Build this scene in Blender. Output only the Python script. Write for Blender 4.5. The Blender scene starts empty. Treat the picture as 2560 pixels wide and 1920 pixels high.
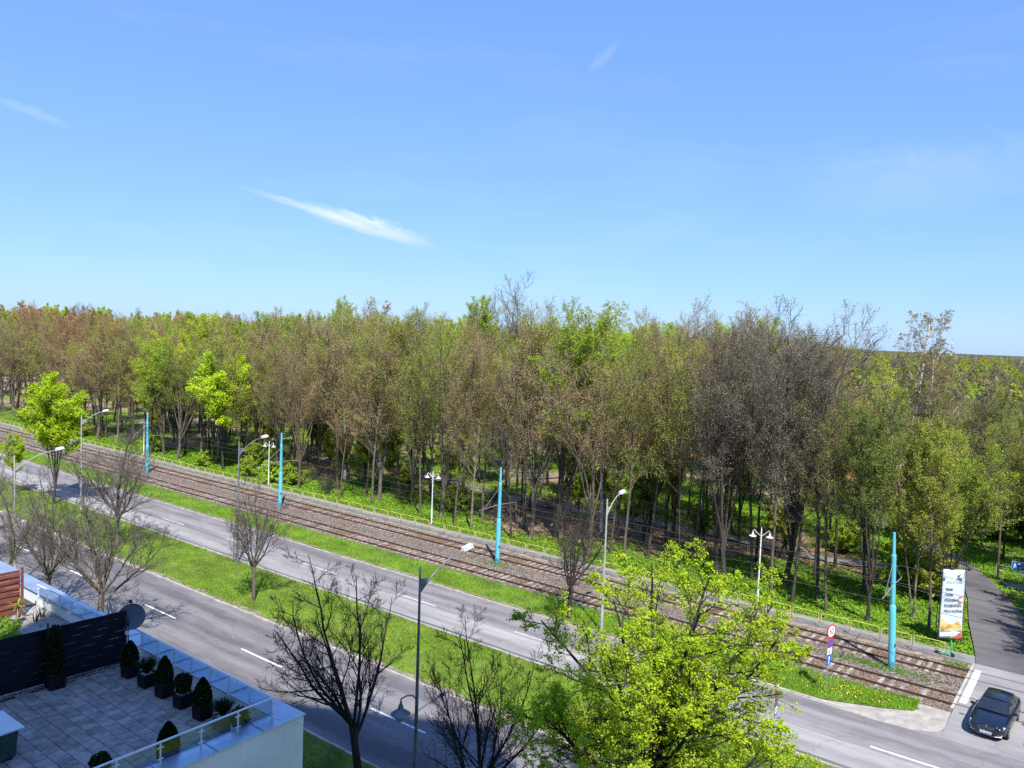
import bpy, math, random
import numpy as np
from mathutils import Vector, Matrix

# ------------------------------------------------------------------ camera, sky, sun, exposure
sc = bpy.context.scene
R = math.radians
COL = sc.collection
cam_d = bpy.data.cameras.new('camera'); cam = bpy.data.objects.new('camera', cam_d); COL.objects.link(cam)
cam_d.sensor_fit = 'HORIZONTAL'; cam_d.sensor_width = 36.0; cam_d.lens = 28.125
cam_d.clip_start = 0.1; cam_d.clip_end = 9000
CAM_H = 20.0
YAW, PITCH, ROLL = R(37.4347), R(3.577), R(2.2)
cam.location = (0, 0, CAM_H)
cam.matrix_world = (Matrix.Translation((0, 0, CAM_H)) @ Matrix.Rotation(YAW, 4, 'Z') @
                    Matrix.Rotation(math.pi / 2 - PITCH, 4, 'X') @ Matrix.Rotation(ROLL, 4, 'Z'))
sc.camera = cam

SUN_EL = R(54.0)
SHADOW_AZ = R(138.7)                        # direction (from +X) in which shadows fall
sun_to = Vector((-math.cos(SHADOW_AZ) * math.cos(SUN_EL), -math.sin(SHADOW_AZ) * math.cos(SUN_EL), math.sin(SUN_EL)))
sl = bpy.data.lights.new('sun', 'SUN'); sl.energy = 4.6; sl.angle = R(0.53); sl.color = (1.0, 0.955, 0.88)
sun = bpy.data.objects.new('sun', sl); COL.objects.link(sun)
sun.rotation_euler = sun_to.to_track_quat('Z', 'Y').to_euler(); sun.location = (20, -20, 80)

world = bpy.data.worlds.new('World'); sc.world = world; world.use_nodes = True
wn, wl = world.node_tree.nodes, world.node_tree.links
wn.clear()
w_out = wn.new('ShaderNodeOutputWorld'); w_bg = wn.new('ShaderNodeBackground'); w_bg.inputs['Strength'].default_value = 0.10
sky = wn.new('ShaderNodeTexSky'); sky.sky_type = 'NISHITA'; sky.sun_disc = False
sky.sun_elevation = SUN_EL; sky.sun_rotation = math.atan2(sun_to.x, sun_to.y)
sky.altitude = 0; sky.air_density = 1.0; sky.dust_density = 0.25; sky.ozone_density = 4.5
def wmath(op, a, b=None, c=None):
    n = wn.new('ShaderNodeMath'); n.operation = op
    for i, v in enumerate((a, b, c)):
        if v is None: continue
        if isinstance(v, (int, float)): n.inputs[i].default_value = v
        else: wl.new(v, n.inputs[i])
    return n.outputs[0]
def wdot(vec_out, v):
    n = wn.new('ShaderNodeVectorMath'); n.operation = 'DOT_PRODUCT'; wl.new(vec_out, n.inputs[0]); n.inputs[1].default_value = v
    return n.outputs['Value']
w_tc = wn.new('ShaderNodeTexCoord'); wdir = w_tc.outputs['Generated']
def wisp(p0, p1, half, amp, seed):
    """a streak of high thin cloud between two sky directions"""
    p0, p1 = Vector(p0).normalized(), Vector(p1).normalized()
    c = ((p0 + p1) / 2).normalized(); u = (p1 - p0); L = u.length / 2; u.normalize(); v = c.cross(u).normalized()
    a = wmath('DIVIDE', wdot(wdir, u), L); b = wmath('DIVIDE', wdot(wdir, v), half)
    fr = wmath('GREATER_THAN', wdot(wdir, c), 0.7)
    comb = wn.new('ShaderNodeCombineXYZ'); wl.new(wmath('MULTIPLY', a, 1.6), comb.inputs[0]); wl.new(wmath('MULTIPLY', b, 0.9), comb.inputs[1])
    comb.inputs[2].default_value = seed
    nz = wn.new('ShaderNodeTexNoise'); nz.inputs['Scale'].default_value = 1.6; nz.inputs['Detail'].default_value = 7; nz.inputs['Roughness'].default_value = 0.62
    nz.inputs['Distortion'].default_value = 0.8
    wl.new(comb.outputs[0], nz.inputs['Vector'])
    bb = wmath('ADD', b, wmath('MULTIPLY', wmath('SUBTRACT', nz.outputs['Fac'], 0.5), 1.5))
    d = wmath('ADD', wmath('MULTIPLY', a, a), wmath('MULTIPLY', bb, bb))
    m = wmath('MAXIMUM', wmath('SUBTRACT', 1.0, d), 0.0)
    m = wmath('MULTIPLY', wmath('POWER', m, 1.3), wmath('MULTIPLY', nz.outputs['Fac'], 1.9))
    return wmath('MULTIPLY', wmath('MULTIPLY', m, fr), amp)
m1 = wisp((-0.7888, 0.5983, 0.1440), (-0.6780, 0.7276, 0.1035), 0.0135, 0.70, 3.0)
m2 = wisp((-0.8255, 0.5419, 0.1590), (-0.7300, 0.6730, 0.1190), 0.0055, 0.42, 5.0)
m3 = wisp((-0.9230, 0.3150, 0.2200), (-0.8950, 0.4000, 0.1980), 0.0060, 0.16, 8.0)
m4 = wisp((-0.3300, 0.9280, 0.1700), (-0.0500, 0.9780, 0.1950), 0.045, 0.13, 15.0)
m5 = wisp((-0.5200, 0.7980, 0.3040), (-0.4800, 0.8090, 0.3400), 0.008, 0.13, 21.0)
w_map = wn.new('ShaderNodeMapping'); w_map.inputs['Scale'].default_value = (1.6, 1.6, 9.0); w_map.inputs['Rotation'].default_value = (0.10, 0.14, 0.6)
wl.new(wdir, w_map.inputs['Vector'])
w_n = wn.new('ShaderNodeTexNoise'); w_n.inputs['Scale'].default_value = 2.2; w_n.inputs['Detail'].default_value = 6; w_n.inputs['Roughness'].default_value = 0.6
wl.new(w_map.outputs[0], w_n.inputs['Vector'])
veil = wmath('MULTIPLY', wmath('MAXIMUM', wmath('SUBTRACT', w_n.outputs['Fac'], 0.52), 0.0), 0.30)
cl = wmath('MINIMUM', wmath('ADD', wmath('ADD', wmath('ADD', m1, m2), wmath('ADD', wmath('ADD', m3, m5), m4)), veil), 0.9)
w_sep = wn.new('ShaderNodeSeparateColor'); wl.new(sky.outputs[0], w_sep.inputs[0]); w_com = wn.new('ShaderNodeCombineColor')
for i, (k_, g_) in enumerate(((1.06, 0.56), (1.62, 0.52), (4.3, 0.20))):     # the phone's flat, saturated rendering of the sky
    wl.new(wmath('MULTIPLY', wmath('POWER', wmath('MAXIMUM', w_sep.outputs[i], 0.0), g_), k_), w_com.inputs[i])
w_mix = wn.new('ShaderNodeMix'); w_mix.data_type = 'RGBA'
wl.new(cl, w_mix.inputs['Factor']); wl.new(w_com.outputs[0], w_mix.inputs['A']); w_mix.inputs['B'].default_value = (5.2, 5.7, 6.6, 1)
wl.new(w_mix.outputs['Result'], w_bg.inputs['Color']); wl.new(w_bg.outputs[0], w_out.inputs[0])

sc.view_settings.view_transform = 'Standard'; sc.view_settings.look = 'None'
sc.view_settings.exposure = 0.85; sc.view_settings.gamma = 1.0; sc.view_settings.use_curve_mapping = False
sc.render.engine = 'CYCLES'
sc.cycles.use_denoising = False
sc.cycles.max_bounces = 5; sc.cycles.diffuse_bounces = 2; sc.cycles.glossy_bounces = 3
sc.cycles.transmission_bounces = 4; sc.cycles.transparent_max_bounces = 6; sc.cycles.caustics_reflective = False; sc.cycles.caustics_refractive = False

rng = np.random.default_rng(7)
random.seed(7)

# ------------------------------------------------------------------ materials
def new_mat(name):
    m = bpy.data.materials.new(name); m.use_nodes = True
    n, l = m.node_tree.nodes, m.node_tree.links
    return m, n, l, n['Principled BSDF']

def lin(c): return (c[0], c[1], c[2], 1.0)

def surf(name, base, other=None, scale=4.0, detail=5, rough=0.75, metal=0.0, bump=0.0, bscale=None, coords='OBJECT',
         stretch=(1, 1, 1), lo=0.38, hi=0.62, spec=0.5, speck=None, objcol=False, bdist=0.006):
    """principled surface whose colour wanders between two tones; optional fine speckle and bump"""
    m, n, l, p = new_mat(name)
    p.inputs['Roughness'].default_value = rough; p.inputs['Metallic'].default_value = metal
    p.inputs['Specular IOR Level'].default_value = spec
    if coords == 'WORLD':
        g = n.new('ShaderNodeNewGeometry'); src = g.outputs['Position']
    else:
        g = n.new('ShaderNodeTexCoord'); src = g.outputs['Object']
    mp = n.new('ShaderNodeMapping'); mp.inputs['Scale'].default_value = stretch; l.new(src, mp.inputs['Vector'])
    col = None
    if other is not None:
        nz = n.new('ShaderNodeTexNoise'); nz.inputs['Scale'].default_value = scale; nz.inputs['Detail'].default_value = detail
        nz.inputs['Roughness'].default_value = 0.62
        l.new(mp.outputs[0], nz.inputs['Vector'])
        r = n.new('ShaderNodeValToRGB'); r.color_ramp.elements[0].position = lo; r.color_ramp.elements[1].position = hi
        r.color_ramp.elements[0].color = lin(base); r.color_ramp.elements[1].color = lin(other)
        l.new(nz.outputs['Fac'], r.inputs[0]); col = r.outputs[0]
    if speck:
        sscale, samt = speck
        v = n.new('ShaderNodeTexVoronoi'); v.inputs['Scale'].default_value = sscale; l.new(mp.outputs[0], v.inputs['Vector'])
        hs = n.new('ShaderNodeSeparateColor'); l.new(v.outputs['Color'], hs.inputs[0])
        mr = n.new('ShaderNodeMapRange'); mr.inputs['To Min'].default_value = 1 - samt; mr.inputs['To Max'].default_value = 1 + samt
        l.new(hs.outputs[0], mr.inputs[0])
        mx = n.new('ShaderNodeMix'); mx.data_type = 'RGBA'; mx.blend_type = 'MULTIPLY'; mx.inputs['Factor'].default_value = 1
        if col is not None: l.new(col, mx.inputs['A'])
        else: mx.inputs['A'].default_value = lin(base)
        l.new(mr.outputs[0], mx.inputs['B']); col = mx.outputs['Result']
    if objcol:
        oi = n.new('ShaderNodeObjectInfo'); mx = n.new('ShaderNodeMix'); mx.data_type = 'RGBA'; mx.blend_type = 'MULTIPLY'; mx.inputs['Factor'].default_value = 1
        if col is not None: l.new(col, mx.inputs['A'])
        else: mx.inputs['A'].default_value = lin(base)
        l.new(oi.outputs['Color'], mx.inputs['B']); col = mx.outputs['Result']
    if col is not None: l.new(col, p.inputs['Base Color'])
    else: p.inputs['Base Color'].default_value = lin(base)
    if bump:
        b = n.new('ShaderNodeBump'); b.inputs['Strength'].default_value = bump; b.inputs['Distance'].default_value = bdist
        nz2 = n.new('ShaderNodeTexNoise'); nz2.inputs['Scale'].default_value = bscale or scale * 6; nz2.inputs['Detail'].default_value = 4
        l.new(mp.outputs[0], nz2.inputs['Vector']); l.new(nz2.outputs['Fac'], b.inputs['Height']); l.new(b.outputs[0], p.inputs['Normal'])
    return m

def leaf_mat(name, var=0.35, trans=0.45, scale=1.3, tint=(0.88, 1.14, 0.62, 1)):
    """foliage: colour from the object, wandering in value from clump to clump, light passing through"""
    m = bpy.data.materials.new(name); m.use_nodes = True
    n, l = m.node_tree.nodes, m.node_tree.links; n.clear()
    out = n.new('ShaderNodeOutputMaterial'); oi = n.new('ShaderNodeObjectInfo'); g = n.new('ShaderNodeTexCoord')
    nz = n.new('ShaderNodeTexNoise'); nz.inputs['Scale'].default_value = scale; nz.inputs['Detail'].default_value = 6; nz.inputs['Roughness'].default_value = 0.75
    l.new(g.outputs['Object'], nz.inputs['Vector'])
    mr = n.new('ShaderNodeMapRange'); mr.inputs['From Min'].default_value = 0.3; mr.inputs['From Max'].default_value = 0.7
    mr.inputs['To Min'].default_value = 1 - var; mr.inputs['To Max'].default_value = 1 + var; l.new(nz.outputs['Fac'], mr.inputs[0])
    rv = n.new('ShaderNodeMapRange'); rv.inputs['To Min'].default_value = 0.82; rv.inputs['To Max'].default_value = 1.18; l.new(oi.outputs['Random'], rv.inputs[0])
    mm = n.new('ShaderNodeMath'); mm.operation = 'MULTIPLY'; l.new(mr.outputs[0], mm.inputs[0]); l.new(rv.outputs[0], mm.inputs[1])
    mx = n.new('ShaderNodeMix'); mx.data_type = 'RGBA'; mx.blend_type = 'MULTIPLY'; mx.inputs['Factor'].default_value = 1
    l.new(oi.outputs['Color'], mx.inputs['A']); l.new(mm.outputs[0], mx.inputs['B'])
    nf = n.new('ShaderNodeTexNoise'); nf.inputs['Scale'].default_value = 5.5; nf.inputs['Detail'].default_value = 3; l.new(g.outputs['Object'], nf.inputs['Vector'])
    fr = n.new('ShaderNodeMapRange'); fr.inputs['From Min'].default_value = 0.42; fr.inputs['From Max'].default_value = 0.60; l.new(nf.outputs['Fac'], fr.inputs[0])
    m2 = n.new('ShaderNodeMix'); m2.data_type = 'RGBA'; m2.blend_type = 'MULTIPLY'; l.new(fr.outputs[0], m2.inputs['Factor']); l.new(mx.outputs['Result'], m2.inputs['A']); m2.inputs['B'].default_value = tint
    mx = m2
    d = n.new('ShaderNodeBsdfDiffuse'); t = n.new('ShaderNodeBsdfTranslucent'); ms = n.new('ShaderNodeMixShader'); ms.inputs[0].default_value = trans
    l.new(mx.outputs['Result'], d.inputs[0]); l.new(mx.outputs['Result'], t.inputs[0]); l.new(d.outputs[0], ms.inputs[1]); l.new(t.outputs[0], ms.inputs[2])
    l.new(ms.outputs[0], out.inputs[0])
    return m

M = {}
M['leaf'] = leaf_mat('leaf')
M['bark'] = surf('bark', (0.55, 0.55, 0.55), (1.35, 1.3, 1.25), scale=2.5, rough=0.9, spec=0.2, stretch=(3, 3, 0.6), bump=0.6, bscale=9, objcol=True, bdist=0.03)
M['twig'] = surf('twig', (0.75, 0.75, 0.75), (1.2, 1.2, 1.2), scale=0.8, rough=0.9, spec=0.15, objcol=True)
M['birch'] = surf('birch_bark', (0.10, 0.09, 0.08), (0.62, 0.60, 0.56), scale=1.6, rough=0.8, spec=0.2, stretch=(1.0, 1.0, 2.4), lo=0.36, hi=0.50, bump=0.3)

def asphalt(name, a, b, streak=True, tint=(1, 1, 1)):
    m, n, l, p = new_mat(name); p.inputs['Roughness'].default_value = 0.82; p.inputs['Specular IOR Level'].default_value = 0.35
    g = n.new('ShaderNodeNewGeometry')
    mp = n.new('ShaderNodeMapping'); mp.inputs['Scale'].default_value = (0.035, 1.0, 1) if streak else (0.25, 0.25, 1); l.new(g.outputs['Position'], mp.inputs[0])
    n1 = n.new('ShaderNodeTexNoise'); n1.inputs['Scale'].default_value = 0.75; n1.inputs['Detail'].default_value = 4; l.new(mp.outputs[0], n1.inputs['Vector'])
    mp2 = n.new('ShaderNodeMapping'); mp2.inputs['Scale'].default_value = (0.3, 1.1, 1); l.new(g.outputs['Position'], mp2.inputs[0])
    n2 = n.new('ShaderNodeTexNoise'); n2.inputs['Scale'].default_value = 0.9; n2.inputs['Detail'].default_value = 9; n2.inputs['Roughness'].default_value = 0.72; l.new(mp2.outputs[0], n2.inputs['Vector'])
    n3 = n.new('ShaderNodeTexNoise'); n3.inputs['Scale'].default_value = 55; n3.inputs['Detail'].default_value = 3; l.new(g.outputs['Position'], n3.inputs['Vector'])
    def add(x, y, k):
        q = n.new('ShaderNodeMath'); q.operation = 'MULTIPLY_ADD'; l.new(y, q.inputs[0]); q.inputs[1].default_value = k; l.new(x, q.inputs[2]); return q.outputs[0]
    s = add(add(n1.outputs['Fac'], n2.outputs['Fac'], 0.85), n3.outputs['Fac'], 0.35)
    r = n.new('ShaderNodeMapRange'); r.inputs['From Min'].default_value = 0.93; r.inputs['From Max'].default_value = 1.27; l.new(s, r.inputs[0])
    mx = n.new('ShaderNodeMix'); mx.data_type = 'RGBA'; mx.inputs['A'].default_value = lin(a); mx.inputs['B'].default_value = lin(b); l.new(r.outputs[0], mx.inputs['Factor'])
    # sealed crack lines
    v = n.new('ShaderNodeTexVoronoi'); v.feature = 'DISTANCE_TO_EDGE'; v.inputs['Scale'].default_value = 0.16
    nd = n.new('ShaderNodeTexNoise'); nd.inputs['Scale'].default_value = 0.5; nd.inputs['Detail'].default_value = 5; l.new(g.outputs['Position'], nd.inputs['Vector'])
    va = n.new('ShaderNodeVectorMath'); va.operation = 'MULTIPLY_ADD'; va.inputs[1].default_value = (3, 3, 3); l.new(nd.outputs['Color'], va.inputs[0]); l.new(g.outputs['Position'], va.inputs[2])
    l.new(va.outputs[0], v.inputs['Vector'])
    ck = n.new('ShaderNodeMapRange'); ck.inputs['From Min'].default_value = 0.003; ck.inputs['From Max'].default_value = 0.009; ck.inputs['To Min'].default_value = 0.88; ck.inputs['To Max'].default_value = 1.0; l.new(v.outputs['Distance'], ck.inputs[0])
    m2 = n.new('ShaderNodeMix'); m2.data_type = 'RGBA'; m2.blend_type = 'MULTIPLY'; m2.inputs['Factor'].default_value = 1; l.new(mx.outputs['Result'], m2.inputs['A']); l.new(ck.outputs[0], m2.inputs['B'])
    l.new(m2.outputs['Result'], p.inputs['Base Color'])
    b_ = n.new('ShaderNodeBump'); b_.inputs['Strength'].default_value = 0.15; b_.inputs['Distance'].default_value = 0.02; l.new(n3.outputs['Fac'], b_.inputs['Height']); l.new(b_.outputs[0], p.inputs['Normal'])
    return m

M['asphalt_near'] = asphalt('asphalt_near', (0.105, 0.098, 0.102), (0.20, 0.19, 0.188))
M['asphalt_far'] = asphalt('asphalt_far', (0.135, 0.126, 0.13), (0.25, 0.238, 0.235))
M['asphalt_old'] = asphalt('asphalt_old', (0.205, 0.195, 0.192), (0.33, 0.318, 0.305))
M['asphalt_side'] = asphalt('asphalt_side', (0.070, 0.066, 0.070), (0.135, 0.128, 0.13), streak=False)
M['asphalt_cross'] = asphalt('asphalt_cross', (0.19, 0.182, 0.185), (0.28, 0.27, 0.265), streak=False)
M['gutter'] = surf('gutter', (0.10, 0.10, 0.105), (0.16, 0.155, 0.155), scale=0.8, rough=0.9, coords='WORLD', stretch=(0.2, 1, 1))
M['paint'] = surf('road_paint', (0.30, 0.30, 0.30), (0.78, 0.78, 0.77), scale=5, detail=9, rough=0.7, coords='WORLD', lo=0.34, hi=0.46)
M['paint_old'] = surf('worn_road_paint', (0.27, 0.265, 0.26), (0.56, 0.555, 0.54), scale=4, detail=9, rough=0.7, coords='WORLD', lo=0.38, hi=0.52)
M['kerb'] = surf('kerb_concrete', (0.30, 0.275, 0.245), (0.46, 0.43, 0.39), scale=1.2, rough=0.9, coords='WORLD', bump=0.2, bscale=30)
M['walk'] = surf('sidewalk_asphalt', (0.15, 0.148, 0.15), (0.23, 0.225, 0.22), scale=1.0, rough=0.9, coords='WORLD', bump=0.15, bscale=40)
M['grass'] = surf('grass_soil', (0.085, 0.115, 0.025), (0.17, 0.235, 0.035), scale=0.45, detail=10, rough=0.95, coords='WORLD', spec=0.1, bump=0.6, bscale=14, bdist=0.04)
M['litter'] = surf('dry_soil', (0.15, 0.12, 0.09), (0.30, 0.26, 0.21), scale=1.6, detail=8, rough=0.95, coords='WORLD', spec=0.1, bump=0.4, bscale=20)
M['dust'] = surf('roadside_dust', (0.26, 0.235, 0.21), (0.38, 0.355, 0.32), scale=1.4, detail=8, rough=0.95, coords='WORLD', spec=0.1, bump=0.3, bscale=20)

def ballast_mat():
    m, n, l, p = new_mat('ballast'); p.inputs['Roughness'].default_value = 0.95; p.inputs['Specular IOR Level'].default_value = 0.1
    g = n.new('ShaderNodeNewGeometry')
    v = n.new('ShaderNodeTexVoronoi'); v.inputs['Scale'].default_value = 13; l.new(g.outputs['Position'], v.inputs['Vector'])
    s = n.new('ShaderNodeSeparateColor'); l.new(v.outputs['Color'], s.inputs[0])
    r = n.new('ShaderNodeValToRGB'); e = r.color_ramp.elements
    e[0].color = (0.058, 0.045, 0.038, 1); e[1].color = (0.36, 0.31, 0.27, 1); e.new(0.55).color = (0.155, 0.120, 0.098, 1)
    l.new(s.outputs[0], r.inputs[0])
    nz = n.new('ShaderNodeTexNoise'); nz.inputs['Scale'].default_value = 0.45; nz.inputs['Detail'].default_value = 6; l.new(g.outputs['Position'], nz.inputs['Vector'])
    sx = n.new('ShaderNodeSeparateXYZ'); l.new(g.outputs['Position'], sx.inputs[0])
    # ochre rust stain beside the rails, dying out away from them
    def near(y0, w):
        a = n.new('ShaderNodeMath'); a.operation = 'SUBTRACT'; l.new(sx.outputs[1], a.inputs[0]); a.inputs[1].default_value = y0
        b = n.new('ShaderNodeMath'); b.operation = 'ABSOLUTE'; l.new(a.outputs[0], b.inputs[0])
        c = n.new('ShaderNodeMapRange'); c.inputs['From Min'].default_value = 0; c.inputs['From Max'].default_value = w; c.inputs['To Min'].default_value = 1; c.inputs['To Max'].default_value = 0
        l.new(b.outputs[0], c.inputs[0]); return c.outputs[0]
    ad = n.new('ShaderNodeMath'); ad.operation = 'MAXIMUM'; l.new(near(51.18, 1.5), ad.inputs[0]); l.new(near(55.73, 1.6), ad.inputs[1])
    mu = n.new('ShaderNodeMath'); mu.operation = 'MULTIPLY'; l.new(ad.outputs[0], mu.inputs[0])
    rr = n.new('ShaderNodeMapRange'); rr.inputs['From Min'].default_value = 0.35; rr.inputs['From Max'].default_value = 0.65; rr.inputs['To Min'].default_value = 0.15; rr.inputs['To Max'].default_value = 1.0; l.new(nz.outputs['Fac'], rr.inputs[0])
    l.new(rr.outputs[0], mu.inputs[1])
    mx = n.new('ShaderNodeMix'); mx.data_type = 'RGBA'; mx.blend_type = 'MULTIPLY'; l.new(mu.outputs[0], mx.inputs['Factor']); l.new(r.outputs[0], mx.inputs['A']); mx.inputs['B'].default_value = (1.0, 0.70, 0.50, 1)
    l.new(mx.outputs['Result'], p.inputs['Base Color'])
    b = n.new('ShaderNodeBump'); b.inputs['Strength'].default_value = 0.9; b.inputs['Distance'].default_value = 0.05; l.new(v.outputs['Distance'], b.inputs['Height']); b.invert = True; l.new(b.outputs[0], p.inputs['Normal'])
    return m
M['ballast'] = ballast_mat()

def floor_mat():
    """woodland floor: fresh green cover, pale grass and russet leaf litter, mixed by a mesh attribute"""
    m, n, l, p = new_mat('wood_floor'); p.inputs['Roughness'].default_value = 0.95; p.inputs['Specular IOR Level'].default_value = 0.08
    at = n.new('ShaderNodeAttribute'); at.attribute_name = 'green'
    g = n.new('ShaderNodeNewGeometry')
    def nz(s, d=8):
        q = n.new('ShaderNodeTexNoise'); q.inputs['Scale'].default_value = s; q.inputs['Detail'].default_value = d; q.inputs['Roughness'].default_value = 0.7; l.new(g.outputs['Position'], q.inputs['Vector']); return q.outputs['Fac']
    def ramp(f, a, b, lo=0.35, hi=0.65):
        q = n.new('ShaderNodeValToRGB'); q.color_ramp.elements[0].position = lo; q.color_ramp.elements[1].position = hi; q.color_ramp.elements[0].color = lin(a); q.color_ramp.elements[1].color = lin(b); l.new(f, q.inputs[0]); return q.outputs[0]
    gr = ramp(nz(0.9), (0.06, 0.115, 0.016), (0.15, 0.21, 0.03)); li = ramp(nz(2.4), (0.17, 0.12, 0.08), (0.40, 0.28, 0.19))
    ed = n.new('ShaderNodeMath'); ed.operation = 'MULTIPLY_ADD'; l.new(nz(3.0), ed.inputs[0]); ed.inputs[1].default_value = 0.8; l.new(at.outputs['Fac'], ed.inputs[2])
    mr = n.new('ShaderNodeMapRange'); mr.inputs['From Min'].default_value = 0.75; mr.inputs['From Max'].default_value = 1.05; l.new(ed.outputs[0], mr.inputs[0])
    mx = n.new('ShaderNodeMix'); mx.data_type = 'RGBA'; l.new(mr.outputs[0], mx.inputs['Factor']); l.new(li, mx.inputs['A']); l.new(gr, mx.inputs['B'])
    l.new(mx.outputs['Result'], p.inputs['Base Color'])
    b = n.new('ShaderNodeBump'); b.inputs['Strength'].default_value = 0.7; b.inputs['Distance'].default_value = 0.08; l.new(nz(6), b.inputs['Height']); l.new(b.outputs[0], p.inputs['Normal'])
    return m
M['floor'] = floor_mat()
M['far_ground'] = surf('far_ground', (0.06, 0.08, 0.03), (0.12, 0.105, 0.07), scale=0.02, rough=0.95, coords='WORLD', spec=0.05)
M['path'] = surf('path_asphalt', (0.13, 0.125, 0.12), (0.22, 0.205, 0.185), scale=0.7, rough=0.9, coords='WORLD')
M['clay'] = surf('clay_court', (0.42, 0.17, 0.075), (0.50, 0.22, 0.10), scale=0.3, rough=0.95, coords='WORLD')
M['rail'] = surf('rail_rust', (0.055, 0.032, 0.022), (0.11, 0.058, 0.036), scale=2, rough=0.6, metal=0.3, coords='WORLD')
M['railtop'] = surf('rail_polished', (0.16, 0.13, 0.12), (0.3, 0.27, 0.25), scale=1.2, rough=0.4, metal=0.8, coords='WORLD', stretch=(0.3, 1, 1))
M['sleeper'] = surf('sleeper_concrete', (0.15, 0.125, 0.108), (0.36, 0.32, 0.28), scale=1.5, rough=0.95, coords='WORLD', bump=0.3, bscale=20)
M['teal'] = surf('teal_paint', (0.085, 0.40, 0.50), (0.12, 0.47, 0.57), scale=1.5, rough=0.55, stretch=(1, 1, 0.3))
M['tealbase'] = surf('teal_base', (0.05, 0.17, 0.24), (0.08, 0.25, 0.33), scale=5, rough=0.7)
M['galv'] = surf('galvanised', (0.24, 0.25, 0.26), (0.36, 0.37, 0.38), scale=3, rough=0.5, metal=0.35)
M['lampgrey'] = surf('lamp_grey', (0.13, 0.135, 0.14), (0.22, 0.225, 0.23), scale=2, rough=0.55, metal=0.3)
M['lamppale'] = surf('lamp_pale_grey', (0.26, 0.26, 0.245), (0.36, 0.36, 0.345), scale=2, rough=0.6)
M['lamphead'] = surf('lamp_head', (0.26, 0.26, 0.255), (0.56, 0.56, 0.55), scale=5, detail=8, rough=0.6, lo=0.36, hi=0.5)
M['globe'] = surf('frosted_globe', (0.42, 0.42, 0.38), (0.5, 0.5, 0.46), scale=4, rough=0.35)
M['white'] = surf('white_paint', (0.70, 0.71, 0.72), (0.78, 0.79, 0.80), scale=4, rough=0.5)
M['whitelamp'] = surf('pale_lamp_paint', (0.55, 0.56, 0.58), (0.68, 0.69, 0.70), scale=4, rough=0.5)
M['yellow'] = surf('yellow_paint', (0.62, 0.50, 0.10), (0.74, 0.62, 0.16), scale=3, rough=0.5, coords='WORLD')
M['dark'] = surf('dark_metal', (0.018, 0.018, 0.02), (0.03, 0.03, 0.032), scale=6, rough=0.6)
M['rubber'] = surf('rubber', (0.012, 0.012, 0.013), (0.022, 0.022, 0.022), scale=10, rough=0.85)
M['wire'] = surf('wire', (0.05, 0.05, 0.05), rough=0.6)
M['plaster'] = surf('white_plaster', (0.70, 0.70, 0.67), (0.80, 0.80, 0.77), scale=0.5, detail=8, rough=0.9, coords='WORLD', bump=0.0)
M['coping'] = surf('zinc_coping', (0.40, 0.47, 0.56), (0.52, 0.60, 0.69), scale=1.6, detail=7, rough=0.33, metal=0.65, coords='WORLD')
M['tile'] = surf('terrace_tile', (0.215, 0.19, 0.17), (0.35, 0.315, 0.285), scale=3.2, detail=9, rough=0.85, coords='WORLD', stretch=(1, 1, 1), bump=0.35, bscale=24, objcol=True, spec=0.3)
M['joint'] = surf('joint_sand', (0.035, 0.03, 0.03), (0.07, 0.06, 0.055), scale=4, rough=0.95, coords='WORLD')
M['gravel'] = surf('pale_gravel', (0.16, 0.145, 0.13), (0.40, 0.37, 0.34), scale=9, rough=0.9, coords='WORLD', bump=0.5, bscale=40)
M['strip'] = surf('anthracite_strip', (0.007, 0.009, 0.016), (0.012, 0.014, 0.022), scale=1.2, rough=0.75, coords='WORLD', spec=0.12)
M['pot'] = surf('anthracite_pot', (0.008, 0.008, 0.009), (0.014, 0.013, 0.015), scale=3, rough=0.7, spec=0.12)
M['pot_grey'] = surf('grey_pot', (0.06, 0.066, 0.075), (0.085, 0.09, 0.10), scale=3, rough=0.6)
M['pot_white'] = surf('white_pot', (0.55, 0.56, 0.57), (0.65, 0.65, 0.66), scale=3, rough=0.5)
M['redwood'] = surf('red_stained_wood', (0.14, 0.040, 0.026), (0.24, 0.072, 0.045), scale=1.5, detail=8, rough=0.7, coords='WORLD', stretch=(1, 1, 7), bump=0.2, bscale=30)
M['alu'] = surf('powder_white_rail', (0.60, 0.63, 0.66), (0.70, 0.72, 0.75), scale=3, rough=0.4, metal=0.1)
M['dish'] = surf('dish_grey', (0.075, 0.10, 0.135), (0.09, 0.115, 0.15), scale=2, rough=0.6)
M['greenbox'] = surf('green_box', (0.012, 0.045, 0.038), (0.03, 0.085, 0.07), scale=3, detail=8, rough=0.7)
M['lid'] = surf('pale_lid', (0.55, 0.57, 0.60), (0.64, 0.66, 0.69), scale=2, rough=0.5)
M['stoneyard'] = surf('pot_pebbles', (0.22, 0.20, 0.18), (0.58, 0.54, 0.50), scale=30, rough=0.9, bump=0.6, bscale=60)
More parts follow.
